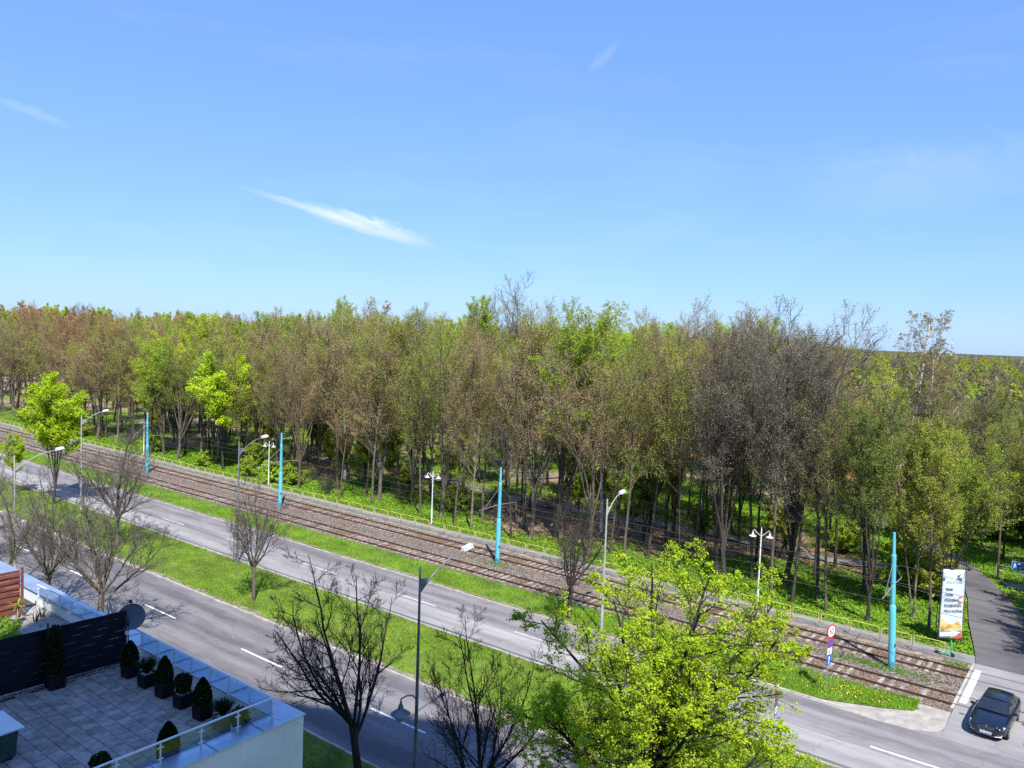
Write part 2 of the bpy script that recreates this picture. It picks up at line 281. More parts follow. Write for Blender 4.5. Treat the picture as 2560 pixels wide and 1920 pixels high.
def glass_mat(name, tint, alpha):
    m = bpy.data.materials.new(name); m.use_nodes = True; n, l = m.node_tree.nodes, m.node_tree.links; n.clear()
    o = n.new('ShaderNodeOutputMaterial'); t = n.new('ShaderNodeBsdfTransparent'); t.inputs[0].default_value = lin(tint)
    g = n.new('ShaderNodeBsdfGlossy'); g.inputs['Roughness'].default_value = 0.03; g.inputs[0].default_value = (0.9, 0.95, 1, 1)
    f = n.new('ShaderNodeLayerWeight'); f.inputs[0].default_value = 0.5
    w5 = n.new('ShaderNodeMath'); w5.operation = 'POWER'; l.new(f.outputs['Facing'], w5.inputs[0]); w5.inputs[1].default_value = 4.0
    a = n.new('ShaderNodeMath'); a.operation = 'MULTIPLY_ADD'; l.new(w5.outputs[0], a.inputs[0]); a.inputs[1].default_value = 0.6; a.inputs[2].default_value = alpha; a.use_clamp = True
    mx = n.new('ShaderNodeMixShader'); l.new(a.outputs[0], mx.inputs[0]); l.new(t.outputs[0], mx.inputs[1]); l.new(g.outputs[0], mx.inputs[2]); l.new(mx.outputs[0], o.inputs[0])
    return m
M['glass'] = glass_mat('railing_glass', (0.80, 0.88, 0.90), 0.04)
M['carpaint'] = surf('dark_blue_paint', (0.006, 0.009, 0.018), (0.008, 0.011, 0.022), scale=2, rough=0.14, spec=0.9)
M['carglass'] = surf('car_glass', (0.012, 0.016, 0.02), (0.018, 0.022, 0.028), scale=2, rough=0.04, spec=1.0)
M['chrome'] = surf('chrome', (0.6, 0.6, 0.62), rough=0.15, metal=1.0)
M['headlamp'] = surf('headlamp', (0.45, 0.5, 0.55), (0.7, 0.74, 0.78), scale=12, rough=0.1, metal=0.4)
M['alloy'] = surf('alloy', (0.3, 0.3, 0.31), (0.4, 0.4, 0.41), scale=8, rough=0.35, metal=0.7)
M['plate'] = surf('plate_white', (0.7, 0.7, 0.7), rough=0.5)
M['red'] = surf('sign_red', (0.55, 0.02, 0.025), rough=0.45)
M['blue'] = surf('sign_blue', (0.015, 0.12, 0.48), rough=0.45)
M['signwhite'] = surf('sign_white', (0.78, 0.78, 0.78), rough=0.45)
M['black'] = surf('sign_black', (0.012, 0.012, 0.012), rough=0.5)
M['signback'] = surf('sign_back', (0.3, 0.3, 0.31), rough=0.5, metal=0.4)
M['scooter'] = surf('mint_green', (0.02, 0.42, 0.22), (0.03, 0.50, 0.27), scale=3, rough=0.4)
M['sheet'] = surf('banner_fabric', (0.46, 0.52, 0.60), (0.56, 0.62, 0.69), scale=0.9, rough=0.7)
M['ink'] = surf('banner_ink', (0.07, 0.085, 0.105), rough=0.7)
M['inkblue'] = surf('banner_blue', (0.06, 0.30, 0.42), (0.10, 0.42, 0.52), scale=5, rough=0.7)
M['inkyellow'] = surf('banner_yellow', (0.65, 0.62, 0.06), rough=0.7)
M['inkred'] = surf('banner_red', (0.62, 0.07, 0.06), rough=0.7)
M['screen'] = surf('green_windscreen', (0.02, 0.16, 0.10), (0.03, 0.22, 0.14), scale=1, rough=0.8)
M['tower_wall'] = surf('tower_render', (0.42, 0.40, 0.37), (0.50, 0.48, 0.45), scale=0.5, rough=0.9, coords='WORLD')
M['window'] = surf('window_glass', (0.03, 0.035, 0.04), rough=0.05, spec=0.8)
M['dandelion'] = surf('dandelion_yellow', (0.75, 0.55, 0.02), rough=0.8)

# ------------------------------------------------------------------ mesh helpers
def mesh_np(name, V, faces):
    """V (n,3); faces: list of int arrays (k,3) or (k,4)"""
    me = bpy.data.meshes.new(name)
    V = np.asarray(V, dtype=np.float32); me.vertices.add(len(V)); me.vertices.foreach_set('co', V.ravel())
    fl = [np.asarray(f, dtype=np.int32) for f in faces if len(f)]
    li = np.concatenate([f.ravel() for f in fl]); cnt = np.concatenate([np.full(len(f), f.shape[1], np.int32) for f in fl])
    me.loops.add(len(li)); me.loops.foreach_set('vertex_index', li)
    me.polygons.add(len(cnt)); st = np.concatenate([[0], np.cumsum(cnt)[:-1]]).astype(np.int32)
    me.polygons.foreach_set('loop_start', st); me.polygons.foreach_set('loop_total', cnt)
    me.update(calc_edges=True)
    return me

class MB:
    """collects simple solids into one mesh"""
    def __init__(s): s.v = []; s.f = []
    def _add(s, vs, fs):
        b = len(s.v); s.v += [tuple(v) for v in vs]; s.f += [tuple(b + i for i in f) for f in fs]; return s
    def box(s, c, size, rz=0.0, rx=0.0):
        hx, hy, hz = size[0] / 2, size[1] / 2, size[2] / 2
        m = Matrix.Rotation(rz, 3, 'Z') @ Matrix.Rotation(rx, 3, 'X')
        vs = [m @ Vector((x, y, z)) + Vector(c) for z in (-hz, hz) for x, y in ((-hx, -hy), (hx, -hy), (hx, hy), (-hx, hy))]
        return s._add(vs, [(3, 2, 1, 0), (4, 5, 6, 7), (0, 1, 5, 4), (1, 2, 6, 5), (2, 3, 7, 6), (3, 0, 4, 7)])
    def tube(s, pts, rad, n=8, caps=True):
        pts = [Vector(p) for p in pts]
        if not hasattr(rad, '__len__'): rad = [rad] * len(pts)
        vs = []; t0 = (pts[1] - pts[0]).normalized(); ref = Vector((0, 0, 1)) if abs(t0.z) < 0.9 else Vector((1, 0, 0)); u = t0.cross(ref).normalized()
        for i, p in enumerate(pts):
            t = ((pts[min(i + 1, len(pts) - 1)] - pts[max(i - 1, 0)])).normalized()
            u = (u - t * u.dot(t)).normalized(); w = t.cross(u)
            vs += [p + (u * math.cos(a) + w * math.sin(a)) * rad[i] for a in (2 * math.pi * k / n for k in range(n))]
        fs = [(i * n + k, i * n + (k + 1) % n, (i + 1) * n + (k + 1) % n, (i + 1) * n + k) for i in range(len(pts) - 1) for k in range(n)]
        if caps: fs += [tuple(range(n - 1, -1, -1)), tuple((len(pts) - 1) * n + k for k in range(n))]
        return s._add(vs, fs)
    def lathe(s, prof, c=(0, 0, 0), n=16, axis=None):
        vs = []; c = Vector(c); q = Vector((0, 0, 1)).rotation_difference(Vector(axis)).to_matrix() if axis is not None else Matrix.Identity(3)
        for r, z in prof: vs += [q @ Vector((r * math.cos(2 * math.pi * k / n), r * math.sin(2 * math.pi * k / n), z)) + c for k in range(n)]
        fs = [(i * n + k, i * n + (k + 1) % n, (i + 1) * n + (k + 1) % n, (i + 1) * n + k) for i in range(len(prof) - 1) for k in range(n)]
        fs += [tuple(range(n - 1, -1, -1)), tuple((len(prof) - 1) * n + k for k in range(n))]
        return s._add(vs, fs)
    def prism(s, poly, z0, z1):
        n = len(poly); vs = [(x, y, z0) for x, y in poly] + [(x, y, z1) for x, y in poly]
        return s._add(vs, [tuple(range(n - 1, -1, -1)), tuple(range(n, 2 * n))] + [(i, (i + 1) % n, n + (i + 1) % n, n + i) for i in range(n)])
    def faces(s, vs, fs): return s._add(vs, fs)
    def mesh(s, name):
        me = bpy.data.meshes.new(name); me.from_pydata(s.v, [], s.f); me.update(); return me
    def obj(s, name, mat, parent=None, smooth=False, bevel=0.0, loc=None):
        me = s.mesh(name); me.materials.append(mat)
        if smooth: me.polygons.foreach_set('use_smooth', [True] * len(me.polygons))
        o = link(name, me, parent, loc)
        if smooth:
            try: me.set_sharp_from_angle(angle=R(38))
            except Exception: pass
        if bevel:
            b = o.modifiers.new('bevel', 'BEVEL'); b.width = bevel; b.segments = 2; b.limit_method = 'ANGLE'
        return o

def link(name, data, parent=None, loc=None):
    o = bpy.data.objects.new(name, data); COL.objects.link(o)
    if parent is not None: o.parent = parent
    if loc is not None: o.location = loc
    return o
def tag(o, label=None, cat=None, group=None, kind=None):
    if label: o['label'] = label
    if cat: o['category'] = cat
    if group: o['group'] = group
    if kind: o['kind'] = kind
    return o
def thing(name, loc, label, cat, group=None, rz=0.0):
    o = link(name, None, None, loc); o.rotation_euler = (0, 0, rz); o.empty_display_size = 0.2
    return tag(o, label, cat, group)
def copy_tree(o, parent=None):
    c = o.copy(); COL.objects.link(c)
    if parent is not None: c.parent = parent
    for ch in o.children: copy_tree(ch, c)
    return c
def sheet(name, polys, mat, parent=None):
    """polys: list of polygons of (x,y,z)"""
    m = MB()
    for p in polys: m.faces(p, [tuple(range(len(p)))])
    o = m.obj(name, mat, parent)
    return tag(o, kind='structure') if parent is None else o
def strip(name, x0, x1, y0, y1, z, mat): return sheet(name, [[(x0, y0, z), (x1, y0, z), (x1, y1, z), (x0, y1, z)]], mat)

def vnoise(x, y, s, seed=0):
    """smooth value noise in 0..1"""
    r = np.random.default_rng(seed).random((64, 64))
    x = np.asarray(x) / s + 1000.0; y = np.asarray(y) / s + 1000.0
    xi = np.floor(x).astype(int); yi = np.floor(y).astype(int); fx = x - xi; fy = y - yi
    fx = fx * fx * (3 - 2 * fx); fy = fy * fy * (3 - 2 * fy)
    g = lambda a, b: r[a % 64, b % 64]
    return (g(xi, yi) * (1 - fx) + g(xi + 1, yi) * fx) * (1 - fy) + (g(xi, yi + 1) * (1 - fx) + g(xi + 1, yi + 1) * fx) * fy

# ------------------------------------------------------------------ the setting: ground, roads, tracks bed, paths
XL, XR = -420.0, 60.0
SR = -6.3                                   # left edge of the side road where it crosses the tracks
sheet('ground', [[(-7000, -7000, -0.35), (7000, -7000, -0.35), (7000, 7000, -0.35), (-7000, 7000, -0.35)]], M['far_ground'])
strip('near_carriageway', XL, XR, 24.75, 32.22, 0.0, M['asphalt_near'])
strip('far_carriageway', XL, XR, 42.02, 45.86, 0.0, M['asphalt_far'])
strip('far_carriageway', XL, XR, 39.62, 42.02, 0.0, M['asphalt_old'])
strip('junction_apron', -18.0, SR, 45.86, 49.5, 0.0, M['asphalt_far'])
tag(strip('gutter_strip', XL, -9.0, 39.12, 39.616, 0.004, M['gutter']), kind='structure')
strip('near_verge', XL, XR, 12.0, 24.62, 0.10, M['grass'])
sheet('median', [[(XL, 32.36, 0.10), (-2.0, 32.36, 0.10), (2.0, 35.0, 0.10), (-2.0, 38.98, 0.10), (XL, 38.98, 0.10)]], M['grass'])
tip = [(-12.5, 46.10), (-10.9, 46.75), (-9.4, 47.35), (-8.3, 48.0), (-7.8, 48.6), (-8.2, 49.2), (-9.2, 49.5)]
sheet('track_verge', [[(XL, 46.0, 0.09)] + [(-14.5, 46.0, 0.09)] + [(x, y, 0.065) for x, y in tip] + [(XL, 49.55, 0.09)]], M['grass'])
dc_ = [(-17.0, 45.872), (-12.0, 45.70), (-9.4, 45.58), (-7.6, 45.75), (-6.6, 46.3), (-6.15, 47.4), (SR + .02, 49.6), (-9.0, 49.6), (-12, 47.2), (-17, 46.2)]
sheet('dusty_corner', [[(x, y, 0.012 + 0.010 * max(0, y - 45.8)) for x, y in dc_]], M['dust'])
strip('ballast_bed', XL, SR - 0.02, 49.4, 57.85, 0.062, M['ballast'])
strip('sidewalk', XL, SR, 57.88, 59.58, 0.10, M['walk'])
strip('track_side_grit', XL, SR, 57.2, 57.95, 0.066, M['litter'])
sheet('level_crossing', [[(SR, 45.868, 0.006), (XR, 45.868, 0.006), (XR, 49.2, 0.155), (SR, 49.2, 0.155)], [(SR, 49.2, 0.155), (XR, 49.2, 0.155), (XR, 58.0, 0.165), (SR, 58.0, 0.165)]], M['asphalt_cross'])
le = [(-6.3, 58.0), (-6.6, 60.0), (-7.9, 66.7), (-8.85, 73.1), (-10.15, 79.2), (-12.9, 85.2), (-17.5, 92.0), (-24, 100), (-34, 110)]
re_ = [(-0.6, 58.0), (-1.8, 62.0), (-3.6, 67.5), (-5.0, 71.6), (-7.1, 77.6), (-9.4, 83.5), (-13.4, 89.8), (-20, 98), (-31, 108)]
sheet('side_road', [[(a[0], a[1], 0.16), (d[0], d[1], 0.16), (c[0], c[1], 0.16), (b[0], b[1], 0.16)] for a, b, c, d in zip(le[:-1], le[1:], re_[1:], re_[:-1])], M['asphalt_side'])
sheet('side_path', [[(-6.6, 79.2, 0.115), (2.0, 78.0, 0.115), (2.0, 79.9, 0.115), (-7.6, 81.2, 0.115)]], M['path'])

def green_amount(x, y):
    g = 0.5 * vnoise(x, y, 7.0, 1) + 0.5 * vnoise(x, y, 2.6, 2)
    front = np.clip((70.5 - y) / 8.0, -0.3, 1.0) * 0.34
    right = np.clip((x + 32) / 20.0, 0, 1) * 0.26
    bare = np.exp(-(((x + 47) / 7.0) ** 2 + ((y - 66.5) / 3.5) ** 2)) * 0.55 + np.exp(-(((x + 35) / 8.0) ** 2 + ((y - 71) / 4.5) ** 2)) * 0.42 \
        + np.exp(-(((x + 10.8) / 2.6) ** 2 + ((y - 65) / 2.2) ** 2)) * 0.5 + np.exp(-(((x + 22) / 6.0) ** 2 + ((y - 78) / 4.0) ** 2)) * 0.4
    glade = np.exp(-(((x + 44) / 20.0) ** 2 + ((y - 92) / 9.0) ** 2)) * 0.35
    return g + front + right - bare + glade + 0.10
nx, ny = 221, 171
gx = np.linspace(-330, 110, nx); gy = 59.56 + 180 * np.linspace(0, 1, ny) ** 1.5
GX, GY = np.meshgrid(gx, gy, indexing='ij')
def floor_z(x, y): return 0.05 + 0.22 * np.clip((np.asarray(y) - 61) / 8, 0, 1) * (vnoise(x, y, 6.0, 5) - 0.5)
GZ = floor_z(GX, GY) + 0.0
idx = np.arange(nx * ny).reshape(nx, ny)
Fq = np.stack([idx[:-1, :-1], idx[1:, :-1], idx[1:, 1:], idx[:-1, 1:]], -1).reshape(-1, 4)
me = mesh_np('wood_floor', np.stack([GX, GY, GZ], -1).reshape(-1, 3), [Fq])
at = me.attributes.new('green', 'FLOAT', 'POINT'); at.data.foreach_set('value', green_amount(GX, GY).ravel().astype(np.float32))
me.materials.append(M['floor']); tag(link('wood_floor', me), kind='structure')

def ribbon(name, pts, w, z, mat):
    ps = []
    for i, (x, y) in enumerate(pts):
        a = Vector(pts[max(i - 1, 0)]); b = Vector(pts[min(i + 1, len(pts) - 1)]); t = (b - a).normalized(); n_ = Vector((-t.y, t.x)) * w / 2
        ps.append(((x + n_.x, y + n_.y, z), (x - n_.x, y - n_.y, z)))
    return sheet(name, [[ps[i][1], ps[i + 1][1], ps[i + 1][0], ps[i][0]] for i in range(len(ps) - 1)], mat)
ribbon('wood_path', [(-150, 112), (-125, 100), (-100, 90.5), (-84, 83), (-72, 78.6), (-60, 77.0), (-52, 76.4), (-45.6, 76.8), (-38, 77.9), (-32, 78.1), (-27, 77.2), (-23, 76.6), (-19, 77.0), (-14, 79.6), (-10.5, 80.4)], 2.0, 0.17, M['path'])
ribbon('cross_path', [(-72, 78.6), (-66, 86), (-60, 100), (-56, 118)], 1.8, 0.16, M['path'])
sheet('tennis_court', [[(-100, 124, 0.24), (-30, 124, 0.24), (-22, 158, 0.24), (-92, 160, 0.24)]], M['clay'])
# distant wooded rise that closes the view
hm = MB(); N = 90
for i in range(N):
    a0 = R(70 + i * 115 / N); a1 = R(70 + (i + 1) * 115 / N)
    h0 = 4 + 7 * float(vnoise(i, 0, 5.0, 9)) + 3 * float(vnoise(i, 0, 1.7, 10)); h1 = 4 + 7 * float(vnoise(i + 1, 0, 5.0, 9)) + 3 * float(vnoise(i + 1, 0, 1.7, 10))
    q = lambda a, r, z: (r * math.cos(a), r * math.sin(a), z)
    hm.faces([q(a0, 1300, -0.3), q(a1, 1300, -0.3), q(a1, 1700, h1), q(a0, 1700, h0), q(a1, 2600, -0.3), q(a0, 2600, -0.3)], [(0, 1, 2, 3), (3, 2, 4, 5)])
M['hill'] = surf('far_wood_hill', (0.11, 0.10, 0.075), (0.17, 0.165, 0.09), scale=0.02, detail=10, rough=1, coords='WORLD', spec=0.0, bump=0.8, bscale=0.12)
tag(hm.obj('hills', M['hill']), kind='structure')

# kerbs: rows of single stones
kerb_me = MB().box((0, 0, 0), (0.985, 0.15, 0.30)).mesh('kerb_stone'); kerb_me.materials.append(M['kerb'])
def kerb_row(name, y, ztop, x0, x1, n_single):
    root = tag(link(name, None), kind='structure')
    xs = np.arange(x0, x1, 1.0)
    for i, x in enumerate(xs[-n_single:]):
        o = link('kerb_stone', kerb_me, root, (x + 0.5, y + rng.normal(0, 0.008), ztop - 0.15 + rng.normal(0, 0.008))); o.rotation_euler.z = rng.normal(0, 0.006)
    m = MB()
    for x in xs[:-n_single]: m.box((x + 0.5, y, ztop - 0.15), (0.985, 0.15, 0.30))
    o = m.obj('kerb_run', M['kerb'], root); o['kind'] = 'stuff'
kerb_row('kerb', 32.29, 0.115, -180, -8, 84)
kerb_row('kerb', 45.95, 0.085, -180, -11, 84)
kerb_row('kerb', 39.05, 0.105, -180, -6, 60)
kerb_row('kerb', 24.68, 0.115, -120, -4, 60)

# worn earth along the kerbs
def worn_edge(name, y0, side, x0, x1, w, seed):
    xs = np.arange(x0, x1, 0.5); ww = w * (0.35 + 1.1 * vnoise(xs, xs * 0, 1.3, seed)); m = MB()
    for i in range(len(xs) - 1): m.faces([(xs[i], y0, 0.116), (xs[i + 1], y0, 0.116), (xs[i + 1], y0 + side * ww[i + 1], 0.106), (xs[i], y0 + side * ww[i], 0.106)], [(0, 1, 2, 3) if side > 0 else (3, 2, 1, 0)])
    tag(m.obj(name, M['litter']), kind='structure')
worn_edge('kerbside_earth', 32.37, 1, -150, -9, 0.42, 41)
worn_edge('kerbside_earth', 46.03, 1, -150, -15, 0.30, 42)
worn_edge('kerbside_earth', 38.97, -1, -150, -8, 0.20, 43)

# painted lines: each dash a mark of its own carriageway
dash_me = MB().box((0, 0, 0), (4.0, 0.13, 0.004)).mesh('lane_dash'); dash_me.materials.append(M['paint'])
lm = tag(link('lane_markings', None), kind='structure')
for k in range(-12, 1): link('lane_dash', dash_me, lm, (-28.4 + 11.62 * k, 28.5, 0.005))
dash_old = dash_me.copy(); dash_old.materials.clear(); dash_old.materials.append(M['paint_old'])
for k in range(-11, 1): link('lane_dash', dash_old if k < 0 else dash_me, lm, (-6.9 + 11.25 * k, 42.4, 0.005))
MB().box((-6.02, 53.85, 0.166), (0.36, 5.9, 0.006)).obj('stop_line', M['paint'], lm)
MB().box((-6.4, 53.9, 0.115), (0.16, 8.2, 0.09)).obj('slab_edge', M['kerb'], lm)

# tram tracks: two things, each with two rails and its sleepers
sleeper_me = MB().box((0, 0, 0), (0.23, 2.35, 0.10)).mesh('sleeper'); sleeper_me.materials.append(M['sleeper'])
def rail_mesh(y, x0, x1, sunk):
    m = MB()
    z = 0.085
    m.box(((x0 + x1) / 2, y, z - 0.01), (x1 - x0, 0.12, 0.03)).box(((x0 + x1) / 2, y, z + 0.035), (x1 - x0, 0.035, 0.06))
    return m
for nm, yc, lab in (('tram_track', 51.18, 'nearer of the two rusty tram tracks, beside the grass strip'), ('tram_track', 55.73, 'farther of the two rusty tram tracks, beside the yellow railing')):
    t = thing(nm, (-80, yc, 0.06), lab, 'tram track', 'pair of tram tracks')
    for s in (-1, 1):
        m = MB(); m.box((-60, s * 0.7175, 0.035), (460, 0.13, 0.03)).box((-60, s * 0.7175, 0.075), (460, 0.04, 0.06))
        r = m.obj('rail', M['rail'], t)
        MB().box((-60, s * 0.7175, 0.113), (460, 0.072, 0.02)).obj('rail_head', M['railtop'], r)
    for k in range(255):
        o = link('sleeper', sleeper_me, t, (72.0 - k * 0.60 + rng.normal(0, 0.02), rng.normal(0, 0.03), -0.028 + rng.normal(0, 0.012) - (0.03 if rng.random() < 0.38 else 0)))
        o.rotation_euler.z = rng.normal(0, 0.012)

# ------------------------------------------------------------------ trees
def unit(a): return a / np.maximum(np.linalg.norm(a, axis=-1, keepdims=True), 1e-9)
def interp(P, t):
    """P (N,K,3), t (N,n) -> positions and tangents (N,n,3)"""
    K = P.shape[1]; f = np.clip(t, 0, 0.9999) * (K - 1); i = f.astype(int); w = (f - i)[..., None]
    n = np.arange(P.shape[0])[:, None]
    a, b = P[n, i], P[n, i + 1]
    return a * (1 - w) + b * w, unit(b - a)
def grow(g, P, Rd, L, n, t0, t1, a0, a1, lf, K, up, wob, rr=0.62, taper=0.55, rmin=0.006, droop=0.0):
    """n side branches on every parent branch; returns their lines, radii and lengths"""
    N = P.shape[0]
    t = t0 + (t1 - t0) * (np.arange(n)[None, :] + g.random((N, n))) / n
    pos, tan = interp(P, t)
    f = np.clip(t, 0, 0.9999) * (P.shape[1] - 1); i = f.astype(int); rp = Rd[np.arange(N)[:, None], i]
    rv = g.normal(size=(N, n, 3)); perp = unit(rv - (rv * tan).sum(-1, keepdims=True) * tan)
    az = (np.arange(n)[None, :] * 2.39996 + g.random((N, 1)) * 6.28 + g.normal(0, 0.4, (N, n)))[..., None]
    ref = np.where(np.abs(tan[..., 2:3]) > 0.9, np.array([1.0, 0, 0]), np.array([0, 0, 1.0])); e1 = unit(np.cross(tan, ref)); e2 = np.cross(tan, e1)
    perp = unit(0.8 * (e1 * np.cos(az) + e2 * np.sin(az)) + 0.2 * perp)
    a = (a0 + (a1 - a0) * g.random((N, n)))[..., None]
    d = unit(np.cos(a) * tan + np.sin(a) * perp)
    l = L[:, None] * lf * (1 - taper * (t - t0) / max(t1 - t0, 1e-6)) * g.uniform(0.7, 1.25, (N, n))
    M_ = N * n; d = d.reshape(M_, 3); pos = pos.reshape(M_, 3); l = l.reshape(M_); rp = rp.reshape(M_)
    out = np.zeros((M_, K, 3)); out[:, 0] = pos; st = (l / (K - 1))[:, None]
    for k in range(1, K):
        d = unit(d + np.array([0, 0, up - droop * k]) / (K - 1) + g.normal(0, wob, (M_, 3)))
        out[:, k] = out[:, k - 1] + d * st
    r0 = np.maximum(rp * rr * g.uniform(0.75, 1.0, M_), rmin)
    rad = r0[:, None] * np.linspace(1, 0.35, K)[None, :]
    return out, np.maximum(rad, rmin * 0.6), l
def tubes(P, Rd, ns):
    """batch of tapered tubes"""
    N, K, _ = P.shape
    T = np.zeros_like(P); T[:, 1:-1] = P[:, 2:] - P[:, :-2]; T[:, 0] = P[:, 1] - P[:, 0]; T[:, -1] = P[:, -1] - P[:, -2]; T = unit(T)
    ref = np.where(np.abs(T[:, :1, 2:3]) > 0.85, np.array([1.0, 0, 0]), np.array([0, 0, 1.0])); u = unit(np.cross(T, np.broadcast_to(ref, T.shape))); w = np.cross(T, u)
    a = np.arange(ns) * 2 * math.pi / ns
    ring = u[:, :, None] * np.cos(a)[None, None, :, None] + w[:, :, None] * np.sin(a)[None, None, :, None]
    V = (P[:, :, None] + ring * Rd[:, :, None, None]).reshape(-1, 3)
    b = (np.arange(N) * K * ns)[:, None, None] + (np.arange(K - 1) * ns)[None, :, None]; k = np.arange(ns)[None, None]
    F = np.stack([b + k, b + (k + 1) % ns, b + ns + (k + 1) % ns, b + ns + k], -1).reshape(-1, 4)
    return V, F
def join(parts):
    Vs, Fs, o = [], [], 0
    for V, F in parts: Vs.append(V); Fs.append(F + o); o += len(V)
    return np.concatenate(Vs), np.concatenate(Fs)
def cards(g, C, size, flat=0.0, aspect=1.6, jit=0.35):
    """small leaf-like diamonds at points C"""
    n = len(C); nrm = g.normal(size=(n, 3)); nrm[:, 2] += flat; nrm = unit(nrm)
    rv = g.normal(size=(n, 3)); u = unit(rv - (rv * nrm).sum(-1, keepdims=True) * nrm); w = np.cross(nrm, u)
    s = (size * g.uniform(1 - jit, 1 + jit, n))[:, None]
    V = np.stack([C - u * s * aspect * 0.5, C - w * s * 0.5 + nrm * s * 0.1, C + u * s * aspect * 0.5, C + w * s * 0.5 + nrm * s * 0.1], 1).reshape(-1, 3)
    return V, np.arange(4 * n).reshape(-1, 4)
def on_lines(g, P, per, t0=0.2, jit=0.06):
    N = len(P); t = t0 + (1 - t0) * g.random((N, per)); p, _ = interp(P, t); p = p.reshape(-1, 3)
    return p + g.normal(0, jit, p.shape)

def stem(g, H, lean=0.02, K=9, r=0.2, fork=None, wob=0.03, base=(0, 0, 0), d0=None, end=0.25):
    d = np.array([g.normal(0, lean), g.normal(0, lean), 1.0]) if d0 is None else np.array(d0, float); p = np.array(base, float); pts = [p]
    for k in range(1, K):
        d = unit(d + np.array([g.normal(0, wob), g.normal(0, wob), 0.05])); p = p + d * H / (K - 1); pts.append(p)
    rad = r * np.linspace(1, end, K) ** 0.85; rad[0] *= 1.25
    return np.array([pts]), rad[None]

